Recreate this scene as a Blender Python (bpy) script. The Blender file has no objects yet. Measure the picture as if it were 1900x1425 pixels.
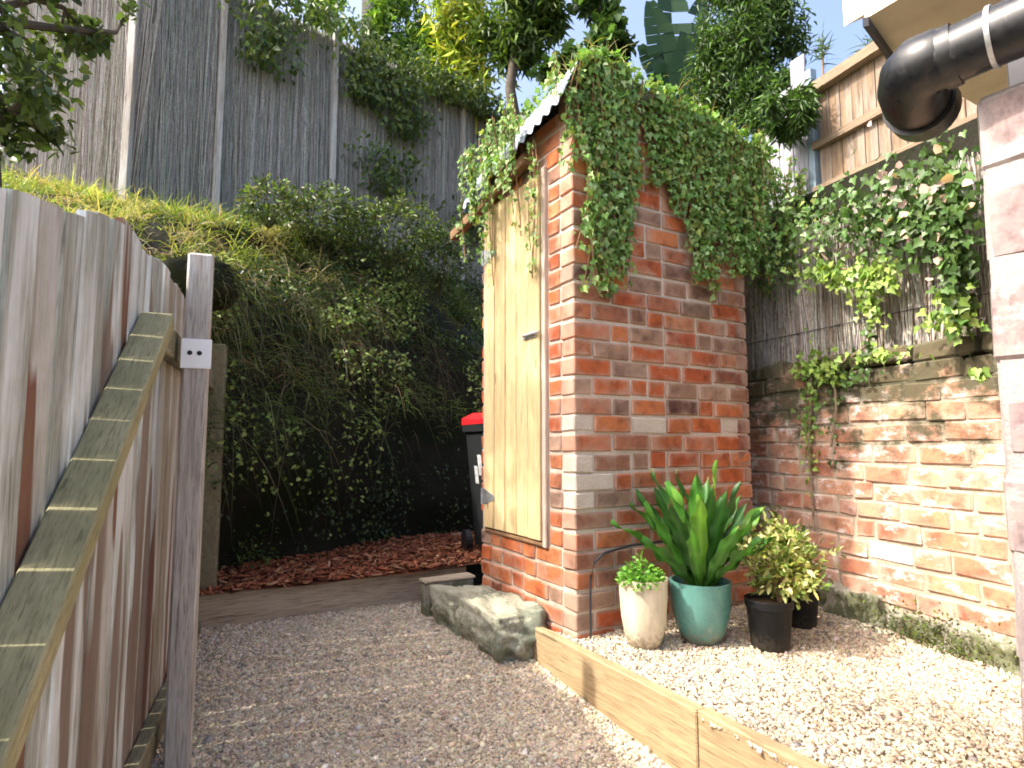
import bpy, math, random
import numpy as np
from mathutils import Vector, Matrix
random.seed(7); rng = np.random.default_rng(7)
SC = bpy.context.scene
COL = SC.collection

# ------------------------------------------------------------------ camera
CAMZ, PITCH, F = 0.88, math.radians(5.3), 1115.0
cam_d = bpy.data.cameras.new('camera'); cam = bpy.data.objects.new('camera', cam_d); COL.objects.link(cam)
cam.location = (0, 0, CAMZ); cam.rotation_euler = (math.radians(90) + PITCH, 0, 0)
cam_d.sensor_width = 36; cam_d.lens = 36 * F / 1900; cam_d.clip_start = .02; cam_d.clip_end = 2000
SC.camera = cam

# ------------------------------------------------------------------ light
SUN_EL = math.radians(47)
hd = Vector((.965, .262)).normalized()                       # the way the sunlight travels over the ground
w = bpy.data.worlds.new('World'); SC.world = w; w.use_nodes = True
wn = w.node_tree; bg = wn.nodes['Background']
sky = wn.nodes.new('ShaderNodeTexSky'); sky.sky_type = 'NISHITA'; sky.sun_disc = False
sky.sun_elevation = SUN_EL; sky.sun_rotation = math.atan2(-hd.x, -hd.y)
sky.air_density = .75; sky.dust_density = 6.0; sky.ozone_density = .6
wn.links.new(sky.outputs[0], bg.inputs[0]); bg.inputs[1].default_value = .15
sd = bpy.data.lights.new('sun', 'SUN'); sd.energy = 2.0; sd.angle = math.radians(.95); sd.color = (1, .92, .8)
sun = bpy.data.objects.new('sun', sd); COL.objects.link(sun); sun.location = (-8, -2, 9)
sun.rotation_euler = Vector((hd.x * math.cos(SUN_EL), hd.y * math.cos(SUN_EL), -math.sin(SUN_EL))).to_track_quat('-Z', 'Y').to_euler()
vs = SC.view_settings; vs.view_transform = 'Standard'; vs.look = 'None'; vs.exposure = 1.95; vs.gamma = 1.0
SC.cycles.use_denoising = True
SC.cycles.filter_width = 1.8
SC.cycles.max_bounces = 8; SC.cycles.diffuse_bounces = 4; SC.cycles.glossy_bounces = 3; SC.cycles.transmission_bounces = 4

# ------------------------------------------------------------------ pixels -> places
cp, sp_ = math.cos(PITCH), math.sin(PITCH)
def ray(px, py):
    u, v = (px - 950) / F, (712.5 - py) / F
    return Vector((u, cp - v * sp_, sp_ + v * cp))
def P(px, py, Y):                                            # at a known distance ahead
    r = ray(px, py); k = Y / r.y
    return Vector((r.x * k, Y, CAMZ + r.z * k))
def G(px, py, z=0.):                                         # where it meets a level
    r = ray(px, py); k = (z - CAMZ) / r.z
    return Vector((r.x * k, r.y * k, z))
def PL(px, py, p0, n):                                       # where it meets a plane
    r = ray(px, py); o = Vector((0, 0, CAMZ)); k = (Vector(p0) - o).dot(Vector(n)) / r.dot(Vector(n))
    return o + r * k
def proj(V):
    V = np.asarray(V, float); x, y, z = V[..., 0], V[..., 1], V[..., 2] - CAMZ
    d = y * cp + z * sp_; return 950 + F * x / d, 712.5 - F * (-y * sp_ + z * cp) / d

# ------------------------------------------------------------------ node helpers
class M:
    def __init__(s, name, rough=.8, spec=.3):
        s.m = bpy.data.materials.new(name); s.m.use_nodes = True; s.t = s.m.node_tree; s.N = s.t.nodes; s.L = s.t.links
        s.b = s.N['Principled BSDF']; s.out = s.N['Material Output']
        s.b.inputs['Roughness'].default_value = rough; s.b.inputs['Specular IOR Level'].default_value = spec
        s.tc = s.N.new('ShaderNodeTexCoord'); s.oi = s.N.new('ShaderNodeObjectInfo')
    def val(s, sock, v):
        if hasattr(v, 'is_linked') or hasattr(v, 'links'): s.L.new(v, sock)
        else: sock.default_value = v
    def math(s, op, a, b=0., c=None):
        n = s.N.new('ShaderNodeMath'); n.operation = op; s.val(n.inputs[0], a); s.val(n.inputs[1], b)
        if c is not None: s.val(n.inputs[2], c)
        return n.outputs[0]
    def coords(s, scale=(1, 1, 1), src='Object', rnd=0.):
        mp = s.N.new('ShaderNodeMapping'); s.L.new(s.tc.outputs[src], mp.inputs[0]); mp.inputs['Scale'].default_value = scale
        if rnd:
            cb = s.N.new('ShaderNodeCombineXYZ')
            for i in range(3): s.L.new(s.math('MULTIPLY', s.oi.outputs['Random'], rnd * (1 + .37 * i)), cb.inputs[i])
            s.L.new(cb.outputs[0], mp.inputs['Location'])
        return mp.outputs[0]
    def world(s, scale=(1, 1, 1)):
        g = s.N.new('ShaderNodeNewGeometry'); mp = s.N.new('ShaderNodeMapping'); s.L.new(g.outputs['Position'], mp.inputs[0]); mp.inputs['Scale'].default_value = scale
        return mp.outputs[0]
    def noise(s, vec, scale=5., detail=4., rough=.55, dist=0.):
        n = s.N.new('ShaderNodeTexNoise'); s.L.new(vec, n.inputs['Vector']); n.inputs['Scale'].default_value = scale
        n.inputs['Detail'].default_value = detail; n.inputs['Roughness'].default_value = rough; n.inputs['Distortion'].default_value = dist
        return n.outputs[0]
    def ramp(s, f, stops, interp='LINEAR'):
        n = s.N.new('ShaderNodeValToRGB'); s.val(n.inputs[0], f); r = n.color_ramp; r.interpolation = interp
        while len(r.elements) < len(stops): r.elements.new(.5)
        for e, (p, c) in zip(r.elements, stops):
            e.position = p; e.color = (c, c, c, 1) if isinstance(c, (int, float)) else (*c, 1)
        return n.outputs[0]
    def mix(s, f, a, b, mode='MIX'):
        n = s.N.new('ShaderNodeMix'); n.data_type = 'RGBA'; n.blend_type = mode; s.val(n.inputs[0], f)
        for i, v in ((6, a), (7, b)):
            if isinstance(v, tuple): n.inputs[i].default_value = (*v, 1)
            else: s.L.new(v, n.inputs[i])
        return n.outputs[2]
    def color(s, c):
        if isinstance(c, tuple): s.b.inputs['Base Color'].default_value = (*c, 1)
        else: s.L.new(c, s.b.inputs['Base Color'])
    def bump(s, h, strength=.4, dist=.01):
        n = s.N.new('ShaderNodeBump'); s.L.new(h, n.inputs['Height']); n.inputs['Strength'].default_value = strength
        n.inputs['Distance'].default_value = dist; s.L.new(n.outputs[0], s.b.inputs['Normal'])
    def zpos(s):
        g = s.N.new('ShaderNodeNewGeometry'); q = s.N.new('ShaderNodeSeparateXYZ'); s.L.new(g.outputs['Position'], q.inputs[0]); return q.outputs[2]
    def attr(s, name='Col'):
        n = s.N.new('ShaderNodeAttribute'); n.attribute_name = name; return n.outputs[0]
MAT = {}
def potmat(name, c, rough, spec, dirt=(.2, .16, .11), lime=.35):
    m = M(name, rough, spec); n = m.noise(m.coords((1, 1, .35)), 22., 6, .65); g = m.noise(m.coords(), 60., 4, .7)
    col = m.mix(m.ramp(n, [(.35, 0.), (.68, 1.)]), tuple(x * .8 for x in c), tuple(min(1, x * 1.18) for x in c))
    q = m.N.new('ShaderNodeSeparateXYZ'); m.L.new(m.tc.outputs['Object'], q.inputs[0])
    f = m.math('ADD', m.math('MULTIPLY', m.math('SUBTRACT', .05, q.outputs[2]), 7.), m.math('MULTIPLY', m.math('SUBTRACT', g, .45), 2.2))
    col = m.mix(m.math('MULTIPLY', m.ramp(f, [(0., 0.), (.45, 1.)]), .75), col, dirt); col = m.mix(m.ramp(m.noise(m.coords((1, 1, .2)), 30., 5, .7), [(.62, 0.), (.72, lime)]), col, (.6, .57, .5))
    m.color(col); m.L.new(m.ramp(g, [(.3, rough), (.75, min(1, rough + .3))]), m.b.inputs['Roughness']); m.bump(n, .08, .003); MAT[name] = m.m

def leaf_mat(name, rough=.45, trans=.3, spec=.4):
    m = M(name, rough, spec); c = m.attr(); m.color(c)
    tr = m.N.new('ShaderNodeBsdfTranslucent'); m.L.new(m.mix(1., c, (1.25, 1.3, .55), 'MULTIPLY'), tr.inputs[0])
    mx = m.N.new('ShaderNodeMixShader'); mx.inputs[0].default_value = trans
    m.L.new(m.b.outputs[0], mx.inputs[1]); m.L.new(tr.outputs[0], mx.inputs[2]); m.L.new(mx.outputs[0], m.out.inputs[0])
    MAT[name] = m.m
leaf_mat('leaf'); leaf_mat('glossleaf', .42, .22, .4); leaf_mat('grass', .6, .35, .2); leaf_mat('paddleleaf', .5, .1, .3)

def attr_mat(name, rough=.85, spec=.2, nscale=60., amt=.35):
    m = M(name, rough, spec); n = m.noise(m.coords(), nscale, 3)
    m.color(m.mix(1., m.attr(), m.ramp(n, [(.25, 1 - amt), (.75, 1.)]), 'MULTIPLY')); m.bump(n, .3, .004); MAT[name] = m.m
attr_mat('pebble', .8, .2, 140., .14); attr_mat('chip', .9, .1, 90., .4); attr_mat('stick', .9, .1, 50., .4); attr_mat('bark', .9, .15, 30., .5)

def brick_mat(name, stops, mortar, smear=.5, moss=0., white=0., pale=0.):
    m = M(name, .88, .2)
    base = m.ramp(m.oi.outputs['Random'], stops, 'LINEAR')
    co = m.coords(rnd=40.)
    n1 = m.noise(co, 14., 5, .6); n2 = m.noise(co, 70., 4, .65); n3 = m.noise(co, 6., 3, .6, .5)
    c = m.mix(1., base, m.ramp(n1, [(.3, (.55, .5, .5)), (.5, (1., 1., 1.)), (.72, (1.3, 1.15, 1.0))]), 'MULTIPLY')
    c = m.mix(m.ramp(n2, [(.55, 0.), (.75, .5)]), c, (.09, .05, .04))
    # mortar film rubbed over the arrises and across the face
    g = m.N.new('ShaderNodeSeparateXYZ'); m.L.new(m.tc.outputs['Generated'], g.inputs[0])
    ex = m.math('ABSOLUTE', m.math('SUBTRACT', g.outputs[0], .5)); ez = m.math('ABSOLUTE', m.math('SUBTRACT', g.outputs[2], .5))
    e = m.math('MAXIMUM', m.math('MULTIPLY', m.math('POWER', m.math('MULTIPLY', ex, 2.), 6.), 1.), m.math('POWER', m.math('MULTIPLY', ez, 2.), 3.))
    e = m.math('ADD', m.math('MULTIPLY', e, .35), m.math('SUBTRACT', n3, .5))
    c = m.mix(m.math('MULTIPLY', m.ramp(e, [(.02, 0.), (.3, 1.)]), smear), c, mortar)
    if white:
        c = m.mix(m.math('MULTIPLY', m.ramp(m.noise(m.world((1, 1, 1.8)), 6., 6, .7), [(.54, 0.), (.63, 1.)]), white), c, (.72, .7, .68))
    if moss:
        c = m.mix(m.math('MULTIPLY', m.ramp(m.math('ADD', m.noise(m.world((1, 1, 1.6)), 4., 7, .72), m.math('MULTIPLY', m.math('SUBTRACT', m.zpos(), .8), .5)), [(.53, 0.), (.66, 1.)]), moss), c, (.075, .07, .04))
    m.color(c); m.bump(m.math('ADD', m.math('MULTIPLY', n2, .5), n1), .55, .006); MAT[name] = m.m
brick_mat('shed_brick', [(0., (.44, .125, .045)), (.18, (.36, .085, .035)), (.4, (.47, .17, .07)), (.55, (.33, .13, .075)), (.68, (.19, .12, .09)), (.76, (.36, .23, .16)), (.86, (.13, .065, .05)), (.92, (.38, .1, .05)), (1., (.46, .18, .065))], (.47, .34, .26), .62)
brick_mat('wall_brick', [(0., (.42, .18, .105)), (.25, (.46, .25, .16)), (.5, (.37, .145, .09)), (.7, (.47, .285, .195)), (.85, (.42, .23, .175)), (1., (.45, .235, .13))], (.48, .39, .31), .7, .95, .75)
brick_mat('white_brick', [(0., (.66, .65, .63)), (1., (.58, .57, .55))], (.42, .36, .32), .5, .25)
brick_mat('house_block', [(0., (.25, .185, .18)), (.5, (.29, .23, .22)), (1., (.22, .16, .16))], (.35, .31, .295), .85, 0., .25)
def mortar_mat(name, a, b, moss=0.):
    m = M(name, .95, .1); n = m.noise(m.coords(), 9., 6, .65); f = m.noise(m.coords(), 120., 3)
    c = m.mix(m.ramp(n, [(.35, 0.), (.65, 1.)]), a, b); c = m.mix(m.ramp(f, [(.4, 0.), (.7, .5)]), c, tuple(x * .55 for x in a))
    if moss: c = m.mix(m.math('MULTIPLY', m.ramp(m.math('ADD', m.noise(m.world((1, 1, 1.6)), 4., 7, .72), m.math('MULTIPLY', m.math('SUBTRACT', m.zpos(), .8), .4)), [(.5, 0.), (.64, 1.)]), moss), c, (.06, .06, .035))
    m.color(c); m.bump(f, .6, .006); MAT[name] = m.m
mortar_mat('shed_mortar', (.68, .59, .5), (.55, .46, .38)); mortar_mat('wall_mortar', (.48, .41, .32), (.34, .28, .21), .95); mortar_mat('house_mortar', (.38, .34, .325), (.32, .285, .27))

def wood_mat(name, light, dark, stretch=(26, 26, 1.4), rough=.85, red=0., redc=(.13, .045, .035), white=0., knots=0., moss=0., spec=.2, rthr=0.):
    m = M(name, rough, spec); co = m.coords(stretch, rnd=50.)
    n = m.noise(co, 1.6, 6, .7); g = m.noise(m.coords(tuple(x * 5 for x in stretch), rnd=50.), 1.5, 4, .7)
    c = m.mix(m.ramp(n, [(.32, 0.), (.68, 1.)]), dark, light)
    c = m.mix(m.ramp(g, [(.48, 0.), (.66, .7)]), c, tuple(x * .5 for x in dark))
    ck = m.noise(m.coords(tuple(x * 2.6 for x in stretch), rnd=19.), 1.2, 2); c = m.mix(m.ramp(ck, [(.66, 0.), (.7, .65)]), c, tuple(x * .3 for x in dark))
    if white:
        nw = m.noise(m.coords((9, 9, .9), rnd=31.), 1., 5, .65)
        c = m.mix(m.math('MULTIPLY', m.ramp(nw, [(.46, 0.), (.56, 1.)]), white), c, (.7, .755, .79))
    if red:
        nr = m.noise(m.coords((7, 7, .7), rnd=77.), 1., 2.5, .45)
        nr = m.math('ADD', m.math('ADD', nr, m.math('MULTIPLY', m.oi.outputs['Random'], .1)), m.math('MULTIPLY', m.math('SUBTRACT', .75, m.zpos()), .13))
        c = m.mix(m.math('MULTIPLY', m.ramp(nr, [(.58 + rthr, 0.), (.6 + rthr, 1.)]), red), c, m.mix(n, redc, tuple(x * 1.9 for x in redc)))
    if knots:
        v = m.N.new('ShaderNodeTexVoronoi'); m.L.new(m.coords((5, 5, 1.6), rnd=13.), v.inputs['Vector']); v.inputs['Scale'].default_value = 1.7
        c = m.mix(m.math('MULTIPLY', m.ramp(v.outputs['Distance'], [(.05, 1.), (.13, 0.)]), knots), c, tuple(x * .42 for x in dark))
    if moss:
        c = m.mix(m.math('MULTIPLY', m.ramp(m.noise(m.coords(), 4., 5, .7), [(.42, 0.), (.66, 1.)]), moss), c, (.2, .2, .1))
    m.color(c); m.bump(m.math('ADD', n, m.math('MULTIPLY', g, .6)), .45, .004); MAT[name] = m.m
wood_mat('paling', (.48, .52, .5), (.26, .275, .25), red=.85, white=.85, moss=.3, redc=(.12, .075, .06), rthr=.045)
wood_mat('palingred', (.42, .38, .33), (.25, .21, .17), red=1., redc=(.13, .06, .045), white=.5, moss=.4)
wood_mat('post', (.5, .47, .43), (.3, .27, .24), white=.3)
wood_mat('brace', (.4, .37, .22), (.27, .25, .14), (3, 26, 26), moss=.5)
wood_mat('railwood', (.27, .25, .17), (.15, .13, .09), (2, 26, 26), moss=.5)
wood_mat('pine', (.68, .54, .31), (.55, .4, .2), (20, 20, .9), knots=.8, rough=.7)
wood_mat('jamb', (.6, .5, .42), (.5, .4, .32), (20, 20, .9), rough=.7)
wood_mat('sleeper', (.46, .35, .2), (.32, .225, .125), (1.2, 22, 22), knots=.5)
wood_mat('darksleeper', (.54, .45, .34), (.36, .29, .21), (1.2, 22, 22))
wood_mat('tanpaling', (.32, .22, .135), (.14, .105, .08), knots=.6, white=.1, red=.5, redc=(.16, .14, .12))
wood_mat('tanrail', (.3, .23, .155), (.19, .14, .1), (1.2, 22, 22))
wood_mat('greypaling', (.36, .37, .42), (.24, .24, .28))

def simple(name, c, rough=.5, spec=.4, metal=0., var=.12, scale=20., bump=.1):
    m = M(name, rough, spec); n = m.noise(m.coords(), scale, 5, .6)
    m.color(m.mix(m.ramp(n, [(.3, 0.), (.7, 1.)]), tuple(x * (1 - var) for x in c), tuple(min(1, x * (1 + var)) for x in c)))
    m.b.inputs['Metallic'].default_value = metal; m.bump(n, bump, .003); MAT[name] = m.m
simple('steel', (.5, .52, .54), .45, .5, .8, .25, 40.); simple('zinc', (.25, .29, .34), .6, .3, .2, .5, 9.)
simple('plate', (.82, .84, .86), .5, .4, 0, .04); simple('hole', (.02, .02, .02), .8)
potmat('beige', (.62, .54, .4), .35, .5); potmat('teal', (.095, .25, .22), .2, .55)
potmat('blackplastic', (.008, .008, .009), .5, .3, (.05, .042, .03), .02); simple('binblack', (.014, .016, .018), .5, .4); simple('redlid', (.6, .015, .02), .35, .5)
simple('soil', (.06, .04, .025), .95, .1, 0, .5, 50., .8); potmat('pipeblack', (.007, .008, .01), .24, .55, (.02, .02, .02), .06)
simple('cream', (.62, .56, .40), .6, .3, 0, .12, 8.); simple('darktrim', (.05, .05, .06), .6); simple('conduit', (.03, .035, .045), .4)
simple('whitepaint', (.78, .79, .8), .6, .3, 0, .05); simple('fadedprint', (.42, .43, .44), .7, .3, 0, .4, 30.); simple('bluepost', (.2, .27, .33), .45, .4, .3, .15); simple('brownstain', (.22, .13, .07), .8, .2, 0, .2)
def stone_mat(name, a, b, moss, amt):
    m = M(name, .9, .15); n = m.noise(m.coords(), 5., 7, .65); f = m.noise(m.coords(), 45., 4, .7); o = m.noise(m.coords(), 2.4, 6, .7)
    c = m.mix(m.ramp(n, [(.35, 0.), (.62, 1.)]), a, b); c = m.mix(m.math('MULTIPLY', m.ramp(m.math('ADD', o, m.math('MULTIPLY', m.math('SUBTRACT', f, .5), .35)), [(.49, 0.), (.57, 1.)]), amt), c, moss)
    c = m.mix(m.ramp(f, [(.5, 0.), (.75, .6)]), c, tuple(x * .4 for x in a)); m.color(c); m.bump(m.math('ADD', n, m.math('MULTIPLY', f, .5)), .9, .016); MAT[name] = m.m
stone_mat('sandstone', (.30, .295, .23), (.46, .45, .34), (.12, .15, .11), .75)
stone_mat('footing', (.36, .34, .28), (.26, .25, .2), (.09, .11, .04), .75)
stone_mat('cliff', (.022, .02, .014), (.014, .014, .009), (.01, .014, .005), .9)  # rock tone near black, with the shade under the growth put into it
stone_mat('mossrock', (.02, .019, .012), (.014, .014, .008), (.013, .019, .006), .9)
stone_mat('gravel', (.55, .46, .35), (.62, .53, .41), (.42, .36, .28), .5)
stone_mat('soilbank', (.07, .06, .035), (.05, .05, .025), (.05, .06, .02), .8)
stone_mat('brushback', (.42, .41, .38), (.36, .35, .32), (.3, .29, .25), .4)
stone_mat('mulchbase', (.12, .045, .025), (.16, .06, .03), (.08, .035, .02), .8)
stone_mat('earth', (.16, .13, .09), (.1, .1, .05), (.07, .08, .03), .7)

# ------------------------------------------------------------------ mesh helpers
def mesh_np(name, V, faces, cols=None, smooth=False):
    me = bpy.data.meshes.new(name); V = np.ascontiguousarray(V, np.float32)
    me.vertices.add(len(V)); me.vertices.foreach_set('co', V.ravel())
    if not isinstance(faces, list): faces = [faces]
    li = np.concatenate([f.ravel() for f in faces]).astype(np.int32)
    tot = np.concatenate([np.full(len(f), f.shape[1]) for f in faces]).astype(np.int32)
    st = np.concatenate([[0], np.cumsum(tot)[:-1]]).astype(np.int32)
    me.loops.add(len(li)); me.loops.foreach_set('vertex_index', li)
    me.polygons.add(len(tot)); me.polygons.foreach_set('loop_start', st); me.polygons.foreach_set('loop_total', tot)
    if smooth: me.polygons.foreach_set('use_smooth', np.ones(len(tot), bool))
    if cols is not None:
        a = me.color_attributes.new('Col', 'FLOAT_COLOR', 'POINT'); c = np.ones((len(V), 4), np.float32); c[:, :3] = cols
        a.data.foreach_set('color', c.ravel())
    me.update(); me.validate(); return me
def obj(name, me, mat=None, parent=None, loc=(0, 0, 0), rot=None, scale=None, kind=None):
    o = bpy.data.objects.new(name, me); COL.objects.link(o); o.location = loc
    if rot is not None: o.rotation_euler = rot
    if scale is not None: o.scale = scale
    if parent is not None: o.parent = parent
    if mat:
        if me.materials and me.materials[0] is not MAT[mat]:
            o.material_slots[0].link = 'OBJECT'; o.material_slots[0].material = MAT[mat]
        elif not me.materials: me.materials.append(MAT[mat])
    if kind: o['kind'] = kind
    return o
def tag(o, label=None, cat=None, group=None, kind=None):
    for k, v in (('label', label), ('category', cat), ('group', group), ('kind', kind)):
        if v: o[k] = v
    return o
def thing(name, label, cat, loc=(0, 0, 0), rz=0., group=None):
    o = bpy.data.objects.new(name, None); COL.objects.link(o); o.location = loc; o.rotation_euler = (0, 0, rz); o.empty_display_size = .1
    return tag(o, label, cat, group)
class MB:
    def __init__(s): s.V = []; s.F = []
    def add(s, V, F_):
        b = len(s.V); s.V += [tuple(v) for v in V]; s.F += [tuple(i + b for i in f) for f in F_]; return s
    def box(s, a, b, ch=0., jit=0.):
        x0, y0, z0 = a; x1, y1, z1 = b
        if not ch:
            V = [(x, y, z) for x in (x0, x1) for y in (y0, y1) for z in (z0, z1)]
            V = [tuple(c + random.uniform(-jit, jit) for c in v) for v in V]
            return s.add(V, [(0, 1, 3, 2), (4, 6, 7, 5), (0, 4, 5, 1), (2, 3, 7, 6), (0, 2, 6, 4), (1, 5, 7, 3)])
        V = []; idx = {}
        for i, x in enumerate((x0, x1)):
            for j, y in enumerate((y0, y1)):
                for k, z in enumerate((z0, z1)):
                    d = [random.uniform(-jit, jit) for _ in range(3)]
                    sx, sy, sz = 1 - 2 * i, 1 - 2 * j, 1 - 2 * k
                    for ax in range(3):                      # vertex lying on the face of axis ax
                        p = [x + d[0], y + d[1], z + d[2]]
                        for q, sg in enumerate((sx, sy, sz)):
                            if q != ax: p[q] += sg * ch
                        idx[i, j, k, ax] = len(V); V.append(tuple(p))
        Fs = []
        for ax in range(3):
            for e in (0, 1):
                q = [(0, 0), (1, 0), (1, 1), (0, 1)]
                f = []
                for (m, n) in q:
                    c = [0, 0, 0]; c[ax] = e; o_ = [t for t in range(3) if t != ax]; c[o_[0]] = m; c[o_[1]] = n; f.append(idx[c[0], c[1], c[2], ax])
                Fs.append(tuple(f))
        for ax in range(3):
            o_ = [t for t in range(3) if t != ax]
            for m in (0, 1):
                for n in (0, 1):
                    c0 = [0, 0, 0]; c1 = [0, 0, 0]; c0[o_[0]] = c1[o_[0]] = m; c0[o_[1]] = c1[o_[1]] = n; c1[ax] = 1
                    Fs.append((idx[(*c0, o_[0])], idx[(*c1, o_[0])], idx[(*c1, o_[1])], idx[(*c0, o_[1])]))
        for i in (0, 1):
            for j in (0, 1):
                for k in (0, 1): Fs.append((idx[i, j, k, 0], idx[i, j, k, 1], idx[i, j, k, 2]))
        return s.add(V, Fs)
    def tube(s, pts, rad, n=8, caps=True):
        pts = [Vector(p) for p in pts]; rad = rad if isinstance(rad, (list, tuple)) else [rad] * len(pts); b = len(s.V)
        up = Vector((.3, .2, 1)).normalized()
        for i, p in enumerate(pts):
            d = (pts[min(i + 1, len(pts) - 1)] - pts[max(i - 1, 0)]).normalized()
            x = d.cross(up)
            if x.length < 1e-3: x = d.cross(Vector((1, 0, 0)))
            x.normalize(); y = d.cross(x)
            for k in range(n):
                a = 2 * math.pi * k / n; s.V.append(tuple(p + (x * math.cos(a) + y * math.sin(a)) * rad[i]))
        for i in range(len(pts) - 1):
            for k in range(n):
                k2 = (k + 1) % n; s.F.append((b + i * n + k, b + i * n + k2, b + (i + 1) * n + k2, b + (i + 1) * n + k))
        if caps: s.F.append(tuple(b + k for k in range(n))[::-1]); s.F.append(tuple(b + (len(pts) - 1) * n + k for k in range(n)))
        return s
    def lathe(s, prof, n=32):
        b = len(s.V)
        for r, z in prof:
            for k in range(n): a = 2 * math.pi * k / n; s.V.append((r * math.cos(a), r * math.sin(a), z))
        for i in range(len(prof) - 1):
            for k in range(n):
                k2 = (k + 1) % n; s.F.append((b + i * n + k, b + i * n + k2, b + (i + 1) * n + k2, b + (i + 1) * n + k))
        return s
    def mesh(s, name='part', smooth=False):
        me = bpy.data.meshes.new(name); me.from_pydata(s.V, [], s.F); me.update()
        import bmesh
        bm = bmesh.new(); bm.from_mesh(me); bmesh.ops.recalc_face_normals(bm, faces=bm.faces[:]); bm.to_mesh(me); bm.free()
        if smooth:
            me.polygons.foreach_set('use_smooth', np.ones(len(me.polygons), bool))
            try: me.set_sharp_from_angle(angle=math.radians(42))
            except Exception: pass
        return me
def boxo(name, a, b, mat, parent, ch=.004, jit=0.): return obj(name, MB().box(a, b, ch, jit).mesh(name), mat, parent)

def vnoise(p, seed=0, octs=3):                               # cheap smooth 3D noise for displacement
    p = np.asarray(p, float); r = np.random.default_rng(seed); out = np.zeros(p.shape[:-1]); amp = 1.
    for o in range(octs):
        for _ in range(4):
            k = r.normal(size=3) * 1.9 ** o; out += amp * np.sin(p @ k + r.uniform(0, 6.28)) * .35
        amp *= .55
    return out
def blob_stone(name, size, mat, parent, loc, rz=0., seed=0, rough=.12, box=.75, n=14, sink=0.):
    """rounded irregular block: cube-sphere mix, displaced"""
    g = np.linspace(-1, 1, n); V = []; Fq = []
    for ax in range(3):
        for sg in (-1, 1):
            b = len(V)
            for a in g:
                for c in g:
                    p = [0, 0, 0]; p[ax] = sg; p[(ax + 1) % 3] = a; p[(ax + 2) % 3] = c; V.append(p)
            for i in range(n - 1):
                for j in range(n - 1):
                    q = [b + i * n + j, b + i * n + j + 1, b + (i + 1) * n + j + 1, b + (i + 1) * n + j]; Fq.append(q if sg < 0 else q[::-1])
    V = np.array(V, float); S = V / np.linalg.norm(V, axis=1, keepdims=True) * 1.25
    W = V * box + S * (1 - box); D = (vnoise(W * 1.7, seed, 4) - .35 * np.abs(vnoise(W * 4.5, seed + 5, 3)))[:, None] * S * rough
    W = (W + D) * np.array(size) / 2
    me = mesh_np(name, W, np.array(Fq), smooth=True)
    import bmesh
    bm = bmesh.new(); bm.from_mesh(me); bmesh.ops.remove_doubles(bm, verts=bm.verts[:], dist=.0008); bm.to_mesh(me); bm.free()
    return obj(name, me, mat, parent, loc, (0, 0, rz))

# leaf templates: (along, across, out of plane) and faces
T_OVAL = (np.array([(0, 0, 0), (.3, .5, .1), (.72, .36, .07), (1, 0, -.08), (.72, -.36, .07), (.3, -.5, .1), (.5, 0, .0)], float), [np.array([(0, 6, 3, 2, 1)]), np.array([(0, 5, 4, 3, 6)])])
T_IVY = (np.array([(.06, 0, 0), (-.14, .3, .03), (.28, .55, .1), (.48, .27, .04), (1, 0, -.1), (.48, -.27, .04), (.28, -.55, .1), (-.14, -.3, .03)], float), [np.array([(0, 4, 3, 2, 1)]), np.array([(0, 7, 6, 5, 4)])])
T_LANCE = (np.array([(0, 0, 0), (.45, .5, .1), (1, 0, -.18), (.45, -.5, .1)], float), [np.array([(0, 2, 1)]), np.array([(0, 3, 2)])])
def unit(a): return a / np.maximum(np.linalg.norm(a, axis=-1, keepdims=True), 1e-9)
def leaves(name, pos, axis, nrm, length, width, cols, mat, parent, T=T_OVAL, kind='stuff', curl=1.):
    N = len(pos); tv, tf = T; axis = unit(axis); nrm = unit(nrm - (nrm * axis).sum(-1, keepdims=True) * axis + 1e-6); side = np.cross(nrm, axis)
    L = np.broadcast_to(length, (N,))[:, None, None]; Wd = np.broadcast_to(width, (N,))[:, None, None]
    V = pos[:, None, :] + axis[:, None, :] * tv[None, :, 0:1] * L + side[:, None, :] * tv[None, :, 1:2] * Wd + nrm[:, None, :] * tv[None, :, 2:3] * L * curl
    nv = len(tv); off = (np.arange(N) * nv)[:, None]
    fs = [(off[:, :, None] + f[None]).reshape(-1, f.shape[1]) for f in tf]
    C = np.repeat(cols, nv, axis=0)
    return obj(name, mesh_np(name, V.reshape(-1, 3), fs, C), mat, parent, kind=kind)
def blades(name, root, direc, length, width, cols, mat, parent, droop=.6, seg=4, kind='stuff', tipcol=None):
    N = len(root); direc = unit(direc); h = rng.normal(size=(N, 3)); side = unit(np.cross(direc, h))
    t = np.linspace(0, 1, seg + 1); L = np.broadcast_to(length, (N,))[:, None, None]; dr = np.broadcast_to(droop, (N,))[:, None, None]
    c = root[:, None, :] + direc[:, None, :] * t[None, :, None] * L + np.array([0, 0, -1.])[None, None] * (t[None, :, None] ** 2) * L * dr
    wv = (np.broadcast_to(width, (N,))[:, None] * (1 - t[None] ** 1.6) + .0004)[:, :, None] * side[:, None, :]
    V = np.stack([c + wv / 2, c - wv / 2], 2).reshape(N, -1, 3); nv = V.shape[1]
    f = np.array([(2 * i, 2 * i + 1, 2 * i + 3, 2 * i + 2) for i in range(seg)]); fs = ((np.arange(N) * nv)[:, None, None] + f[None]).reshape(-1, 4)
    C = np.repeat(cols, nv, axis=0)
    if tipcol is not None:
        k = np.tile(np.repeat(t ** 1.5, 2), N)[:, None]; C = C * (1 - k) + np.asarray(tipcol) * k
    return obj(name, mesh_np(name, V.reshape(-1, 3), fs, C), mat, parent, kind=kind)
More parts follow.
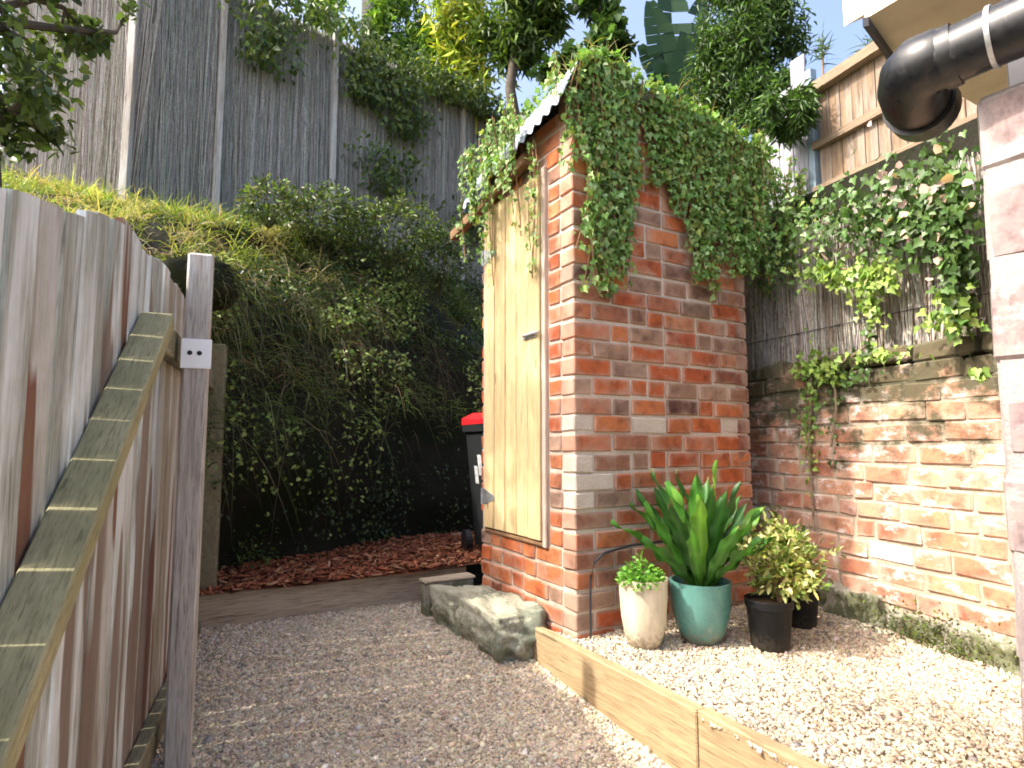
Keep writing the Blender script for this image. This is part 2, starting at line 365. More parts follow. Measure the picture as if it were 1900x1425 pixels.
def pal(cols, n, jit=.25, p=None):
    c = np.array(cols, float)[rng.choice(len(cols), n, p=p)]; return np.clip(c * rng.uniform(1 - jit, 1 + jit, (n, 1)) * rng.uniform(.92, 1.08, (n, 3)), 0, 1)

# ------------------------------------------------------------------ the grid of the place
A = Vector((.287, 2.76, 0)); RZ = math.radians(30.3)          # near corner of the brick outhouse; the yard is laid out along it
e1 = Vector((math.cos(RZ), math.sin(RZ), 0)); e2 = Vector((-math.sin(RZ), math.cos(RZ), 0))
def loc2w(s, t, z=0.): return A + e1 * s + e2 * t + Vector((0, 0, z))
SW, SD, SH = 1.21, .92, 2.44
LOW = lambda Y: -.13 - .10 * max(0., min(1.6, 2.95 - Y))      # lower gravel falls towards the gate

# ------------------------------------------------------------------ ground
def sheet(name, pts, mat, kind='structure'):
    return obj(name, MB().add(pts, [tuple(range(len(pts)))]).mesh(name), mat, kind=kind)
def gridsheet(name, quad, zf, mat, n=24, kind='structure'):
    a, b, c, d = [np.array(q, float) for q in quad]; u = np.linspace(0, 1, n); V = []
    for i in u:
        for j in u:
            p = (a * (1 - i) + b * i) * (1 - j) + (d * (1 - i) + c * i) * j; V.append((p[0], p[1], zf(p[0], p[1])))
    Fq = [(i * n + j, i * n + j + 1, (i + 1) * n + j + 1, (i + 1) * n + j) for i in range(n - 1) for j in range(n - 1)]
    o = obj(name, MB().add(V, Fq).mesh(name, True), mat, kind=kind); return o
sheet('ground', [(-300, -300, -.5), (300, -300, -.5), (300, 300, -.5), (-300, 300, -.5)], 'earth')
# timber edge line: T0 (far) to T1 (near, past the frame)
T0 = G(985, 1166, 0.0); T1 = G(1480, 1425, 0.0); td = (T1 - T0).normalized(); tn = Vector((-td.y, td.x, 0))
if tn.x < 0: tn = -tn
TE = T0 + td * 2.6
def lowz(x, y): return LOW(y)
gridsheet('lower_gravel_yard', [(-2.1, .3), (T0.x + td.x * 3.0 + .03, T0.y + td.y * 3.0), (.35, 4.3), (-2.1, 4.2)], lowz, 'gravel')
gridsheet('upper_gravel_yard', [(T0.x + .03, T0.y), (TE.x + .03, TE.y), (2.6, .2), (2.25, 4.2)], lambda x, y: -.012 + .006 * math.sin(5 * x + 3 * y), 'gravel')

def pebbles(name, n, poly, zf, size=.0096, reject=None):
    poly = np.array(poly); lo, hi = poly.min(0), poly.max(0); pts = []
    def inside(q):
        c = np.zeros(len(q), bool); j = len(poly) - 1
        for i in range(len(poly)):
            (xi, yi), (xj, yj) = poly[i], poly[j]
            with np.errstate(divide='ignore', invalid='ignore'): t = ((yi > q[:, 1]) != (yj > q[:, 1])) & (q[:, 0] < (xj - xi) * (q[:, 1] - yi) / (yj - yi + 1e-12) + xi)
            c ^= t; j = i
        return c
    q = rng.uniform(lo, hi, (n * 4, 2)); q = q[inside(q)]
    if reject is not None: q = q[~reject(q)]
    q = q[:n]; n = len(q)
    ico = unit(np.array([(x, y, z) for x in (-1, 1) for y in (-1, 1) for z in (-1, 1)], float)); fi = np.array([(0, 1, 3, 2), (4, 6, 7, 5), (0, 4, 5, 1), (2, 3, 7, 6), (0, 2, 6, 4), (1, 5, 7, 3)])
    sz = size * rng.lognormal(0, .36, (n, 1)) * rng.uniform(.6, 1.25, (n, 3)) * np.array([1, 1, .75]) * .66
    V = ico[None] * (1 + rng.uniform(-.3, .3, (n, 8, 1))) * sz[:, None, :] + rng.normal(0, .1, (n, 8, 3)) * sz[:, None, :]
    a = rng.uniform(0, 6.28, n); ca, sa = np.cos(a)[:, None], np.sin(a)[:, None]; tl = rng.normal(0, .35, (n, 1))
    x = V[..., 0] * ca - V[..., 1] * sa; y = V[..., 0] * sa + V[..., 1] * ca; z = V[..., 2] + tl * V[..., 0]
    zz = np.array([zf(px, py) for px, py in q]) + rng.uniform(.0, .0045, n) + .0015 * vnoise(np.c_[q * 9, np.zeros(n)], 5, 2)
    V = np.stack([x + q[:, 0:1], y + q[:, 1:2], z + zz[:, None]], -1)
    cols = pal([(.68, .57, .41), (.74, .65, .5), (.6, .47, .33), (.48, .39, .3), (.3, .27, .23), (.78, .71, .6), (.66, .54, .39), (.56, .5, .42)], n, .2, [.24, .18, .15, .12, .07, .09, .09, .06])
    fs = ((np.arange(n) * 8)[:, None, None] + fi[None]).reshape(-1, 4)
    return obj(name, mesh_np(name, V.reshape(-1, 3), fs, np.repeat(cols, 8, 0), True), 'pebble', kind='stuff')
fl = lambda Y: -1.10 - .386 * (Y - 1.75)                      # the paling fence's line
SL0, SL1 = G(350, 1170, -.13), G(900, 1098, -.13)             # dark sleeper's foot
pb = pebbles('pebbles', 58000, [(fl(1.5) + .02, 1.5), (T1.x + .06, T1.y - .15), (T0.x - .0, T0.y), (-.1, 3.3), (-.2, 3.6), (SL1.x, SL1.y - .01), (SL0.x, SL0.y - .01), (fl(3.2), 3.2)], lowz)
tag(pb, 'loose tan and grey pebbles covering the lower yard by the gate', 'gravel')
pb = pebbles('pebbles', 40000, [(T0.x + .05, T0.y), (TE.x - .3, TE.y + .45), (2.15, 1.35), (1.98, 2.3), (1.55, 3.6), (1.3, 3.4), (A.x + .02, A.y + .0)], lambda x, y: -.004)
tag(pb, 'loose cream pebbles of the upper bed under the plant pots', 'gravel')

# hillside behind: cliff face and sloping ground above
B0 = Vector((-1.70, 3.64, 0)); bd = Vector((1.26, 1.71, 0)).normalized(); bn = Vector((-bd.y, bd.x, 0))    # bn points into the hill
def edge_z(s): return float(np.interp(s, [-3, -1, 0, 1, 2, 4, 8], [2.0, 2.1, 2.35, 2.6, 2.6, 2.6, 2.7]))
RB = .75                                                     # the face stands, then leans back over this depth
def bulge(s, q): return .15 * vnoise(np.stack([np.asarray(s, float) * 2.6, np.asarray(q, float) * 5.5, np.zeros_like(np.asarray(s, float))], -1), 61, 3)
def prof(s, q):
    s = np.asarray(s, float); q = np.asarray(q, float); ez = np.interp(s, [-3, -1, 0, 1, 2, 4, 8], [2.0, 2.1, 2.35, 2.6, 2.6, 2.6, 2.7])
    f = np.clip(q / .5, 0, 1); g = np.clip((q - .5) / .5, 0, 1)
    z = -.35 + (.6 * ez + .35) * f + .4 * ez * g ** .85; d = RB * g - .08 * np.sin(np.pi * f) - bulge(s, q) * (1 - .4 * g) + .1 * np.sin(2.1 * s) * (1 - g)
    return d, z
def hill_z(s, d): return edge_z(s) + .42 * min(max(d - RB, 0), 6) + .05 * math.sin(3 * s + 2 * d)
def build_bank():
    ns, nz = 110, 44; S = np.linspace(-3.2, 9, ns); V = []
    for s in S:
        Q = np.linspace(0, 1, nz); D, Z = prof(np.full(nz, s), Q)
        for d, z in zip(D, Z): p = B0 + bd * s + bn * d; V.append([p.x, p.y, z])
        for k in range(1, 15):
            d = RB + .1 + 30 * (k / 14) ** 2.4; p = B0 + bd * s + bn * d; V.append([p.x, p.y, hill_z(s, d)])
    m = nz + 14; V = np.array(V); D = vnoise(V * 3.2, 3, 4); V[:, 0] -= bn.x * D * .05; V[:, 1] -= bn.y * D * .05
    Fq = np.array([(i * m + j, i * m + j + 1, (i + 1) * m + j + 1, (i + 1) * m + j) for i in range(ns - 1) for j in range(m - 1)])
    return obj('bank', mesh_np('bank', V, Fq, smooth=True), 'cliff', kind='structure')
build_bank()
# mulch bed
MZ = lambda x, y: .05 + .03 * max(0, y - 3.4)
m0, m1 = G(350, 1108, .05), G(900, 1050, .05)
gridsheet('mulch_bed', [(m0.x, m0.y), (m1.x + .3, m1.y + .1), (.5, 5.8), (-2.4, 4.2)], lambda x, y: MZ(x, y) + .01 * math.sin(7 * x) * math.sin(6 * y), 'mulchbase', 20)
def mulch():
    n = 5200; u = rng.uniform(0, 1, n); v = rng.uniform(0, 1, n) ** 1.0
    a, b = np.array(m0[:2]), np.array(m1[:2]) + np.array([.25, .1]); bk = np.array([(bn.x * .1 + bd.x * .3), bn.y])
    q = a + (b - a) * u[:, None] + np.array([-.28, .96]) * (v * 1.7)[:, None]
    z = np.array([MZ(x, y) for x, y in q]) + rng.uniform(.004, .03, n)
    ax = np.c_[rng.normal(size=(n, 2)), rng.normal(0, .25, n)]; nr = np.c_[rng.normal(0, .4, (n, 2)), np.ones(n)]
    ax = unit(ax); nr = unit(nr - (nr * ax).sum(1, keepdims=True) * ax); sd_ = np.cross(nr, ax)
    L = rng.uniform(.012, .04, n)[:, None]; W = rng.uniform(.004, .011, n)[:, None]; H = rng.uniform(.002, .005, n)[:, None]
    c = np.c_[q, z]; V = np.stack([c + ax * L * i + sd_ * W * j + nr * H * k for i in (-1, 1) for j in (-1, 1) for k in (-1, 1)], 1)
    fb = np.array([(0, 1, 3, 2), (4, 6, 7, 5), (0, 4, 5, 1), (2, 3, 7, 6), (0, 2, 6, 4), (1, 5, 7, 3)])
    fs = ((np.arange(n) * 8)[:, None, None] + fb).reshape(-1, 4)
    cols = pal([(.3, .1, .055), (.4, .15, .075), (.19, .07, .04), (.55, .3, .17), (.45, .19, .1)], n, .3, [.32, .25, .2, .08, .15])
    o = obj('mulch_chips', mesh_np('mulch_chips', V.reshape(-1, 3), fs, np.repeat(cols, 8, 0)), 'chip', kind='stuff')
    tag(o, 'red brown bark mulch chips on the bed below the overgrown bank', 'mulch')
mulch()

# ------------------------------------------------------------------ brick outhouse
BL, BH, BT, MJ = .222, .077, .105, .012; CH = BH + MJ
def brick_shapes(n, L, H=BH, T=BT, jit=.003, ch=.006):
    return [MB().box((-L / 2, 0, -H / 2), (L / 2, T, H / 2), ch, jit).mesh('brick') for _ in range(n)]
BS = {k: brick_shapes(4, L) for k, L in (('S', BL), ('H', .103), ('Q', .16), ('T', .185))}
for k in BS:
    for me in BS[k]: me.materials.append(MAT['shed_brick'])
def lay_course(L, off, lens, z, put, minl=.06):
    """bricks of the given length sequence along 0..L starting at off"""
    x = off; i = 0
    while x < L - .02:
        l = lens[i % len(lens)]; x1 = min(x + l, L); x0 = max(x, 0.)
        if x1 - x0 > minl: put((x0 + x1) / 2, x1 - x0, z)
        x += l + MJ; i += 1
shed = thing('brick_outhouse', 'tall narrow red brick outhouse with pale timber door and roof buried in ivy', 'outhouse', A, RZ)
Zb = -.16
core = MB(); core.box((.009, .009, Zb), (SW - .01, SD - .01, SH + .02)); 
obj('wall_core', core.mesh('wall_core'), 'shed_mortar', shed)
def place_brick(parent, c, l, yaw, mat=None, shapes=BS, H=BH, face=(0, 0)):
    best = min(shapes, key=lambda k: abs({'S': BL, 'H': .103, 'Q': .16, 'T': .185}[k] - l)); base = {'S': BL, 'H': .103, 'Q': .16, 'T': .185}[best]
    o = obj('brick', random.choice(shapes[best]), mat, parent, c, (random.uniform(-.012, .012), random.uniform(-.006, .006), yaw + random.uniform(-.012, .012)), (l / base * random.uniform(.985, 1.015), 1, random.uniform(.95, 1.06)))
    return o
ncourse = int((SH - Zb) / CH); DX0, DX1, DZ0, DZ1 = .255, .845, .39, 2.24      # door opening along the front face
whites = {(5, 0)}
hid = []
for k in range(ncourse + 1):
    z = Zb + (k + .5) * CH
    # near side face (local y=0)
    seqs = [[BL], [BL, BL, .103, .103, BL], [BL, .103, BL], [BL, BL, BL, .16]]
    sq = seqs[(k * 7 + 3) % 4]; off = 0. if k % 2 else -.117
    def put_side(x, l, z_, k=k):
        mt = None
        if (k == 3 and x < .09): mt = 'white_brick'
        if k in (7, 8, 9, 10) and x < .12 and l < .2 or (k in (9, 12) and random.random() < .12): mt = 'shed_mortar'
        place_brick(shed, (x, random.uniform(-.004, .004), z_ + .004 * math.sin(x * 6 + k * 1.7) + random.uniform(-.002, .002)), l, 0., mt)
    lay_course(SW, off, sq, z, put_side)
    # front face (local x=0), door opening left clear
    def put_front(y, l, z_):
        a, b = y - l / 2, y + l / 2
        if DZ0 - .03 < z_ < DZ1 + .04:
            if a < DX0 - .045 and b > DX0 - .045: b = DX0 - .045
            if b > DX1 + .03 and a < DX1 + .03: a = DX1 + .03
            if a >= DX0 - .05 and b <= DX1 + .035: return
        if b - a < .035: return
        place_brick(shed, (random.uniform(-.003, .003), (a + b) / 2, z_), b - a, -math.pi / 2)
    off2 = .118 if k % 2 else .0
    lay_course(SD, off2 if k % 2 else .108, [BL, .103] if k % 3 else [.103, BL], z, put_front, .03)
    hid.append(z)
hb = MB()
for k, z in enumerate(hid):                                  # the two hidden walls, joined
    for fx, L in (('b', SD), ('l', SW)):
        x = .0 if k % 2 else -.117
        while x < L:
            x0, x1 = max(x, .012 if fx == 'l' else .0), min(x + BL, L - .0); x += BL + MJ
            if x1 - x0 < .03: continue
            if fx == 'l': hb.box((x0, SD - .1, z - BH / 2), (x1, SD + .0, z + BH / 2), .005, .002)
            else: hb.box((SW - .1, x0, z - BH / 2), (SW + .0, min(x1, SD - .105), z + BH / 2), .005, .002) if x0 < SD - .15 else None
obj('rear_bricks', hb.mesh('rear_bricks'), 'shed_brick', shed, kind='stuff')
# door: jambs, five boards, latch, hinge
dr = thing('x', 'x', 'x') if False else None
dcore = boxo('door_frame_jamb', (-.016, DX0 - .034, DZ0 - .03), (.05, DX0 - .002, DZ1 + .03), 'jamb', shed)
boxo('door_frame_jamb', (-.016, DX1 + .002, DZ0 - .03), (.05, DX1 + .028, DZ1 + .03), 'jamb', shed)
door = obj('door', MB().box((-.002, DX0 + .004, DZ0 + .012), (.012, DX1 - .004, DZ1), .002).mesh('door'), 'brownstain', shed)
nb = 5; bw = (DX1 - DX0 - .004) / nb
for i in range(nb):
    a = DX0 + .002 + i * bw
    boxo('board', (-.024 + random.choice([-.003, 0, .003]), a + .0025, DZ0), (-.003, a + bw - .0025, DZ1 + random.uniform(-.004, .004)), 'pine', door, .003)
lt = obj('latch', MB().box((-.032, DX0 + .03, 1.395), (-.0245, DX0 + .15, 1.43), .002).mesh('latch'), 'steel', door)
obj('bolt', MB().tube([(-.04, DX0 - .02, 1.413), (-.04, DX0 + .13, 1.413)], .0075, 10).mesh('bolt', True), 'steel', lt)
for hz in (.56, 1.95):
    hg = MB().add([(-.03, DX1 + .02, hz - .045), (-.03, DX1 + .02, hz + .045), (-.03, DX1 - .01, hz + .045), (-.03, DX1 - .13, hz + .012), (-.03, DX1 - .13, hz - .012), (-.03, DX1 - .01, hz - .045),
                   (-.0255, DX1 + .02, hz - .045), (-.0255, DX1 + .02, hz + .045), (-.0255, DX1 - .01, hz + .045), (-.0255, DX1 - .13, hz + .012), (-.0255, DX1 - .13, hz - .012), (-.0255, DX1 - .01, hz - .045)],
                  [(0, 1, 2, 3, 4, 5), (11, 10, 9, 8, 7, 6)] + [(i, (i + 1) % 6, (i + 1) % 6 + 6, i + 6) for i in range(6)])
    hg.tube([(-.032, DX1 + .012, hz - .045), (-.032, DX1 + .012, hz + .045)], .006, 8)
    obj('hinge', hg.mesh('hinge'), 'steel', door)
boxo('door_sill', (-.016, DX0 - .01, DZ0 - .028), (.05, DX1 + .01, DZ0 - .008), 'brownstain', shed)
# roof: steep apron of corrugated iron over the door, shallow sheet behind, sagging to the far side
def corr(name, u0, u1, nu, path, amp=.009, pitch=.076):
    V = []; us = np.linspace(u0, u1, nu)
    for u in us:
        for (x, z) in path:
            V.append((x - .5 * amp * math.sin(u / pitch * 6.283), u, z - .17 * (u + .06) + amp * math.sin(u / pitch * 6.283)))
    n = len(path); Fq = [(i * n + j, i * n + j + 1, (i + 1) * n + j + 1, (i + 1) * n + j) for i in range(nu - 1) for j in range(n - 1)]
    V2 = [(x, y, z - .0025) for x, y, z in V]; b = len(V); Fq2 = [tuple(q + b for q in f[::-1]) for f in Fq]
    return MB().add(V + V2, Fq + Fq2).mesh(name, True)
path = [(-.10, 2.47), (-.06, 2.56), (.0, 2.68), (.04, 2.7), (.09, 2.71), (.5, 2.64), (1.0, 2.57), (1.34, 2.52)]
roof = obj('roof', corr('roof', -.07, SD + .1, 110, path), 'zinc', shed)
gb = MB().add([(-.02, -.004, SH), (SW, -.004, SH), (SW, -.004, 2.52), (.1, -.004, 2.68), (.06, -.004, 2.68), (-.02, .02, 2.55), (-.02, .08, SH), (SW, .08, SH), (SW, .08, 2.52), (.1, .08, 2.68), (.06, .08, 2.68), (-.02, .08, 2.55)],
              [(0, 1, 2, 3, 4, 5), (11, 10, 9, 8, 7, 6)] + [(i, (i + 1) % 6, (i + 1) % 6 + 6, i + 6) for i in range(6)])
obj('roof_gable_board', gb.mesh('g'), 'brownstain', shed)
boxo('roof_batten', (-.06, -.03, SH - .09), (-.012, SD - .02, SH - .03), 'brownstain', shed).rotation_euler = (-.16, 0, 0)
# cement patches at the foot of the corner
# thin black conduit up the wall
cd = MB().tube([loc2w(.055, -.03, -.02), loc2w(.055, -.03, .16), loc2w(.06, -.028, .26), loc2w(.085, -.028, .33), loc2w(.14, -.028, .365), loc2w(.3, -.028, .385), loc2w(.5, -.028, .385)], .0055, 10)
tag(obj('conduit', cd.mesh('c', True), 'conduit'), 'thin black conduit bending up the foot of the outhouse side wall', 'conduit')

# ------------------------------------------------------------------ stone step
tag(blob_stone('stone_step', (.26, .40, .24), 'sandstone', None, loc2w(-.145, .42, -.045), RZ, 4, .17, .97, 22), 'large grey sandstone block forming the step below the outhouse door', 'stone')
tag(blob_stone('stone_step', (.24, .34, .23), 'sandstone', None, loc2w(-.15, .80, -.05), RZ + .12, 11, .17, .95, 22), 'smaller pale lichened sandstone block beside the door step', 'stone')
o = thing('concrete_edging', 'low pale concrete edging slab behind the sandstone step', 'slab', loc2w(-.12, 1.1, 0), RZ)
boxo('slab', (-.16, -.05, -.14), (.14, .05, .055), 'footing', o, .01, .004); boxo('cap', (-.17, -.055, .057), (.15, .055, .075), 'darksleeper', o, .006, .003)

# ------------------------------------------------------------------ timber sleepers
ang = math.atan2(td.y, td.x)
sl = thing('timber_edging', 'pale new timber sleeper edging the upper gravel bed', 'sleeper', T0 - tn * .0, ang)
Lt = 2.6; sgn = 1 if (Vector((-math.sin(ang), math.cos(ang), 0)).dot(tn) > 0) else -1
obj('plank', MB().box((0, min(0, sgn * .05), -.42), (1.02, max(0, sgn * .05), .012), .005, .002).mesh('plank'), 'sleeper', sl)
obj('plank', MB().box((1.024, min(0, sgn * .05), -.42), (Lt, max(0, sgn * .05), .016), .005, .002).mesh('plank'), 'sleeper', sl)
obj('stake', MB().box((.98, min(sgn * .052, sgn * .09), -.42), (1.06, max(sgn * .052, sgn * .09), -.03), .004).mesh('stake'), 'sleeper', sl)
sv = (SL1 - SL0); a2 = math.atan2(sv.y, sv.x); L2 = sv.length
ds = thing('dark_timber_edging', 'dark weathered timber sleeper holding back the bark mulch bed', 'sleeper', SL0, a2)
obj('plank', MB().box((.03, 0, -.06), (L2 - .14, .055, .178), .005, .003).mesh('plank'), 'darksleeper', ds)
obj('end_stub', MB().box((-.06, .004, -.06), (.027, .05, .17), .005, .003).mesh('stub'), 'sleeper', ds)

# ------------------------------------------------------------------ garden wall on the right
W0, W1 = G(1540, 1130), G(1880, 1240); wd = (W1 - W0).normalized(); WS = W0 - wd * .85; waz = math.atan2(wd.y, wd.x)
wn2 = Vector((-wd.y, wd.x, 0)); WL, WH = 2.75, 1.25           # wn2 points into the wall
wall = thing('garden_brick_wall', 'old sunlit orange brick garden wall with mossy mortar', 'wall', WS, waz)
boxo('wall_core', (-.0, .0085, -.3), (WL, .22, WH - .03), 'wall_mortar', wall, .01)
BW = {k: brick_shapes(6, L, .084, .1, .005, .008) for k, L in (('S', BL), ('H', .103), ('Q', .16), ('T', .185))}
for k in BW:
    for me in BW[k]: me.materials.append(MAT['wall_brick'])
CW = .0935
for k in range(1, 13):
    z = .02 + (k + .5) * CW
    def put_w(x, l, z_, k=k):
        mt = 'white_brick' if random.random() < .05 else None
        place_brick(wall, (x, random.uniform(-.004, .004), z_ + .006 * math.sin(x * 3 + k) + random.uniform(-.003, .003)), l, 0., mt, BW)
    lay_course(WL, -.12 if k % 2 else -.02, random.choice([[BL], [BL, BL, .103], [BL, .103, BL, BL], [BL, .16]]), z, put_w)
x = .0
while x < WL - .1:                                            # brick-on-edge coping, rough
    l = random.choice([.08, .085, .22, .11]); 
    o = obj('coping_brick', MB().box((x, random.uniform(-.01, .01), 1.235), (x + l - .014, .2, 1.235 + random.uniform(.075, .1)), .012, .008).mesh('c'), 'wall_brick', wall); x += l
for i in range(9):
    xs = .12 + i * .3
    o = blob_stone('footing_stone', (.31, .2, .2), 'footing', wall, (xs, .065 - .025 * (i % 2), .01 + random.uniform(-.03, .03)), random.uniform(-.15, .15), 20 + i, .22, .9, 12)

# brushwood screen above the wall
def brush(name, o0, d, L, z0, z1, nrm, thick, n, cols, parent, lean=.035, dz=None):
    s = rng.uniform(0, L, n); off = rng.uniform(-thick / 2, thick / 2, n); zt = rng.uniform(-.05, .03, n)
    k = rng.uniform(.25, 1, n); zz0 = z0 + (z1 - z0) * rng.uniform(0, .45, n) * (rng.random(n) < .5); zz1 = np.minimum(z1 + zt, zz0 + (z1 - z0) * (.4 + k))
    if dz is not None: sh = dz(s)
    else: sh = 0
    d = np.array(d); nr = np.array(nrm); base = np.array(o0)[None] + d * s[:, None] + nr * off[:, None]
    ln = rng.normal(0, lean, (n, 1)); r = rng.uniform(.0016, .0042, n)[:, None]
    top = base + d * ln * (zz1 - zz0)[:, None]; mid = (base + top) / 2 + d * rng.normal(0, .006, (n, 1))
    base = base.copy(); base[:, 2] = zz0 + sh; top[:, 2] = zz1 + sh; mid[:, 2] = (zz0 + zz1) / 2 + sh
    V = []
    for c in (base, mid, top):
        for a in (0, 2.094, 4.188): V.append(c + d * r * math.cos(a) + nr * r * math.sin(a))
    V = np.stack(V, 1); f = np.array([(0, 1, 4, 3), (1, 2, 5, 4), (2, 0, 3, 5), (3, 4, 7, 6), (4, 5, 8, 7), (5, 3, 6, 8)])
    fs = ((np.arange(n) * 9)[:, None, None] + f).reshape(-1, 4)
    return obj(name, mesh_np(name, V.reshape(-1, 3), fs, np.repeat(pal(cols, n, .3), 9, 0)), 'stick', parent, kind='stuff')
GREYB = [(.5, .47, .43), (.38, .34, .29), (.6, .57, .53), (.28, .23, .18), (.45, .4, .32)]
bs = thing('brushwood_screen', 'weathered grey brushwood screen standing on the orange brick wall', 'brush screen', WS + wn2 * .12)
bs_o = tuple(wn2 * 0)
brush('brushwood', (0, 0, 0), tuple(wd), WL, 1.2, 2.1, tuple(wn2), .06, 5600, GREYB, bs, .07)
for zz in (1.5, 1.95): obj('wire', MB().tube([(-wn2.x * .035, -wn2.y * .035, zz), (wd.x * WL - wn2.x * .035, wd.y * WL - wn2.y * .035, zz - .01)], .0022, 6).mesh('w'), 'darktrim', bs)
for q in (.1, 1.3, 2.6): obj('post', MB().tube([tuple(wd * q + wn2 * .07 + Vector((0, 0, -.1))), tuple(wd * q + wn2 * .07 + Vector((0, 0, 2.1)))], .03, 8).mesh('p'), 'post', bs)

# tan paling fence above, set back
fo = WS + wn2 * .24
pf = thing('paling_fence', 'tan timber paling fence on rails above the ivy and brushwood screen', 'fence', fo, waz)
nfr = (-wn2.x, -wn2.y, 0)
fz = lambda px, py: PL(px, py, tuple(fo), nfr)
q0 = fz(1525, 365); q1 = fz(1790, 250); tt = fz(1525, 165)
sA = (q0 - fo).dot(wd); zA = q0.z; sB = (q1 - fo).dot(wd); zB = q1.z; zT = tt.z
zb = lambda s: zA + (zB - zA) * (s - sA) / (sB - sA)
FH = zT - zA + .04
s = sA; FEND = sB + 1.1; i = 0
while s < FEND:
    wv = random.uniform(.066, .09); me = MB().box((0, 0, 0), (wv - .004, .016, FH - .03), .002, .001).mesh('paling')
    o = obj('paling', me, 'tanpaling', pf, (s, .0 + random.uniform(-.002, .002), zb(s + .05) + .02), (0, random.uniform(-.004, .004), 0)); s += wv; i += 1
def frail(z0, h, d, nm):
    me = MB().add([(sA - .02, -d, zb(sA) + z0), (FEND, -d, zb(FEND) + z0), (FEND, -d, zb(FEND) + z0 + h), (sA - .02, -d, zb(sA) + z0 + h), (sA - .02, -.003, zb(sA) + z0), (FEND, -.003, zb(FEND) + z0), (FEND, -.003, zb(FEND) + z0 + h), (sA - .02, -.003, zb(sA) + z0 + h)],
                  [(0, 1, 2, 3), (7, 6, 5, 4), (3, 2, 6, 7), (0, 4, 5, 1), (0, 3, 7, 4), (1, 5, 6, 2)]).mesh(nm); obj(nm, me, 'tanrail', pf)
frail(-.0, .055, .05, 'rail'); frail(FH * .42, .045, .04, 'rail'); frail(FH - .06, .06, .06, 'rail')
for q in (sA + .02, sA + 1.3): boxo('post', (q, .02, 0), (q + .09, .11, zb(q) + FH - .02), 'tanrail', pf)
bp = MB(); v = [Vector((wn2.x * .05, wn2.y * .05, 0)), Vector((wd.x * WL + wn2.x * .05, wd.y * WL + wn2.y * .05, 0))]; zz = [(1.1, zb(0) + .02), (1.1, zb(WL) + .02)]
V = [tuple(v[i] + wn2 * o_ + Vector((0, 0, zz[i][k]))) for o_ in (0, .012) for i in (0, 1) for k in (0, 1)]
obj('backing', bp.add(V, [(0, 2, 3, 1), (4, 5, 7, 6), (1, 3, 7, 5), (0, 4, 6, 2), (0, 1, 5, 4), (2, 6, 7, 3)]).mesh('b'), 'cliff', bs)  # sheet hiding the sky, coloured near black as the fence's shadow
# grey panel running back from the steel post
gp = thing('grey_paling_panel', 'bluish grey weathered paling panel behind the steel corner post', 'fence', fo + wd * (sA - .05))
gd = (Vector((-.42, .9, 0))).normalized(); 
for i in range(5):
    o = boxo('paling', (0, 0, 0), (.1, .018, FH + .3 - .16 * i), 'greypaling', gp, .002, .001); o.location = gd * (.02 + .105 * i) + Vector((0, 0, zA - .05)); o.rotation_euler = (0, 0, math.atan2(gd.y, gd.x))
boxo('post', (.1, .12, 0), (.17, .19, zA + .3), 'greypaling', gp); boxo('rail', (-.02, .02, zA + .25), (.08, .05, zA + .33), 'greypaling', gp).rotation_euler = (0, 0, 0)
stp = fo + wd * (sA - .035)
tag(obj('steel_post', MB().box((-.022, -.03, 0), (.022, .02, zT + .16), .003).mesh('p'), 'bluepost', None, stp, (0, 0, waz)), 'slim blue grey steel post between the tan and grey fences', 'post')

# ------------------------------------------------------------------ house corner on the right
HC = Vector((1.04, 1.30, 0)); hang = math.atan2(-e2.y, -e2.x)  # wall runs from the corner towards us
house = thing('house_corner', 'pale painted masonry corner of a house under an eave with black pipe', 'house', HC, hang)
HH = P(1800, 178, 1.30).z
boxo('wall_core', (.008, .007, -.3), (2.4, .4, HH - .01), 'house_mortar', house, .01)
hbm = [MB().box((-.2, 0, -.1), (.2, .14, .1), .022, .007).mesh('block') for _ in range(4)]
for me in hbm: me.materials.append(MAT['house_block'])
CB = .21; k = 0; z = HH - .1
while z > -.2:
    x = 0. if k % 2 else -.2
    while x < 2.4:
        x0, x1 = max(x, 0), min(x + .4, 2.4)
        if x1 - x0 > .05: obj('block', random.choice(hbm), None, house, ((x0 + x1) / 2, random.uniform(-.002, .002), z), (0, 0, random.uniform(-.006, .006)), ((x1 - x0) / .4 * .97, 1, .96))
        x += .41
    z -= CB; k += 1
# eave: fascia, soffit, rafter end
def quadslab(name, pts, th, mat, parent):
    pts = [Vector(p) for p in pts]; n = (pts[1] - pts[0]).cross(pts[2] - pts[0]).normalized() * th
    if name in ('gutter', 'soffit') and n.z < 0: n = -n
    V = [tuple(p) for p in pts] + [tuple(p + n) for p in pts]; m = len(pts)
    o = obj(name, MB().add(V, [tuple(range(m))[::-1], tuple(range(m, 2 * m))] + [(i, (i + 1) % m, (i + 1) % m + m, i + m) for i in range(m)]).mesh(name), mat, parent)
    if parent is not None: o.matrix_parent_inverse = (Matrix.Translation(parent.location) @ parent.rotation_euler.to_matrix().to_4x4()).inverted()
    return o
ga, gb_, sa_, sb_ = G(1600, 34, 2.03), G(1566, 49, 2.03), G(1604, 36, 2.0), G(1650, 100, 2.0)
quadslab('gutter', [ga, gb_, gb_ - e2 * 3., ga - e2 * 3.], .1, 'cream', house)
quadslab('soffit', [sa_, sb_, sb_ + e1 * 1.8, sb_ + e1 * 1.8 - e2 * 3.1, sa_ - e2 * 3.], .028, 'cream', house)
boxo('shadow_infill', (.04, .09, HH - .02), (2.4, .35, 1.999), 'darktrim', house)  # infill up to the soffit, its dark colour standing for the shadow there
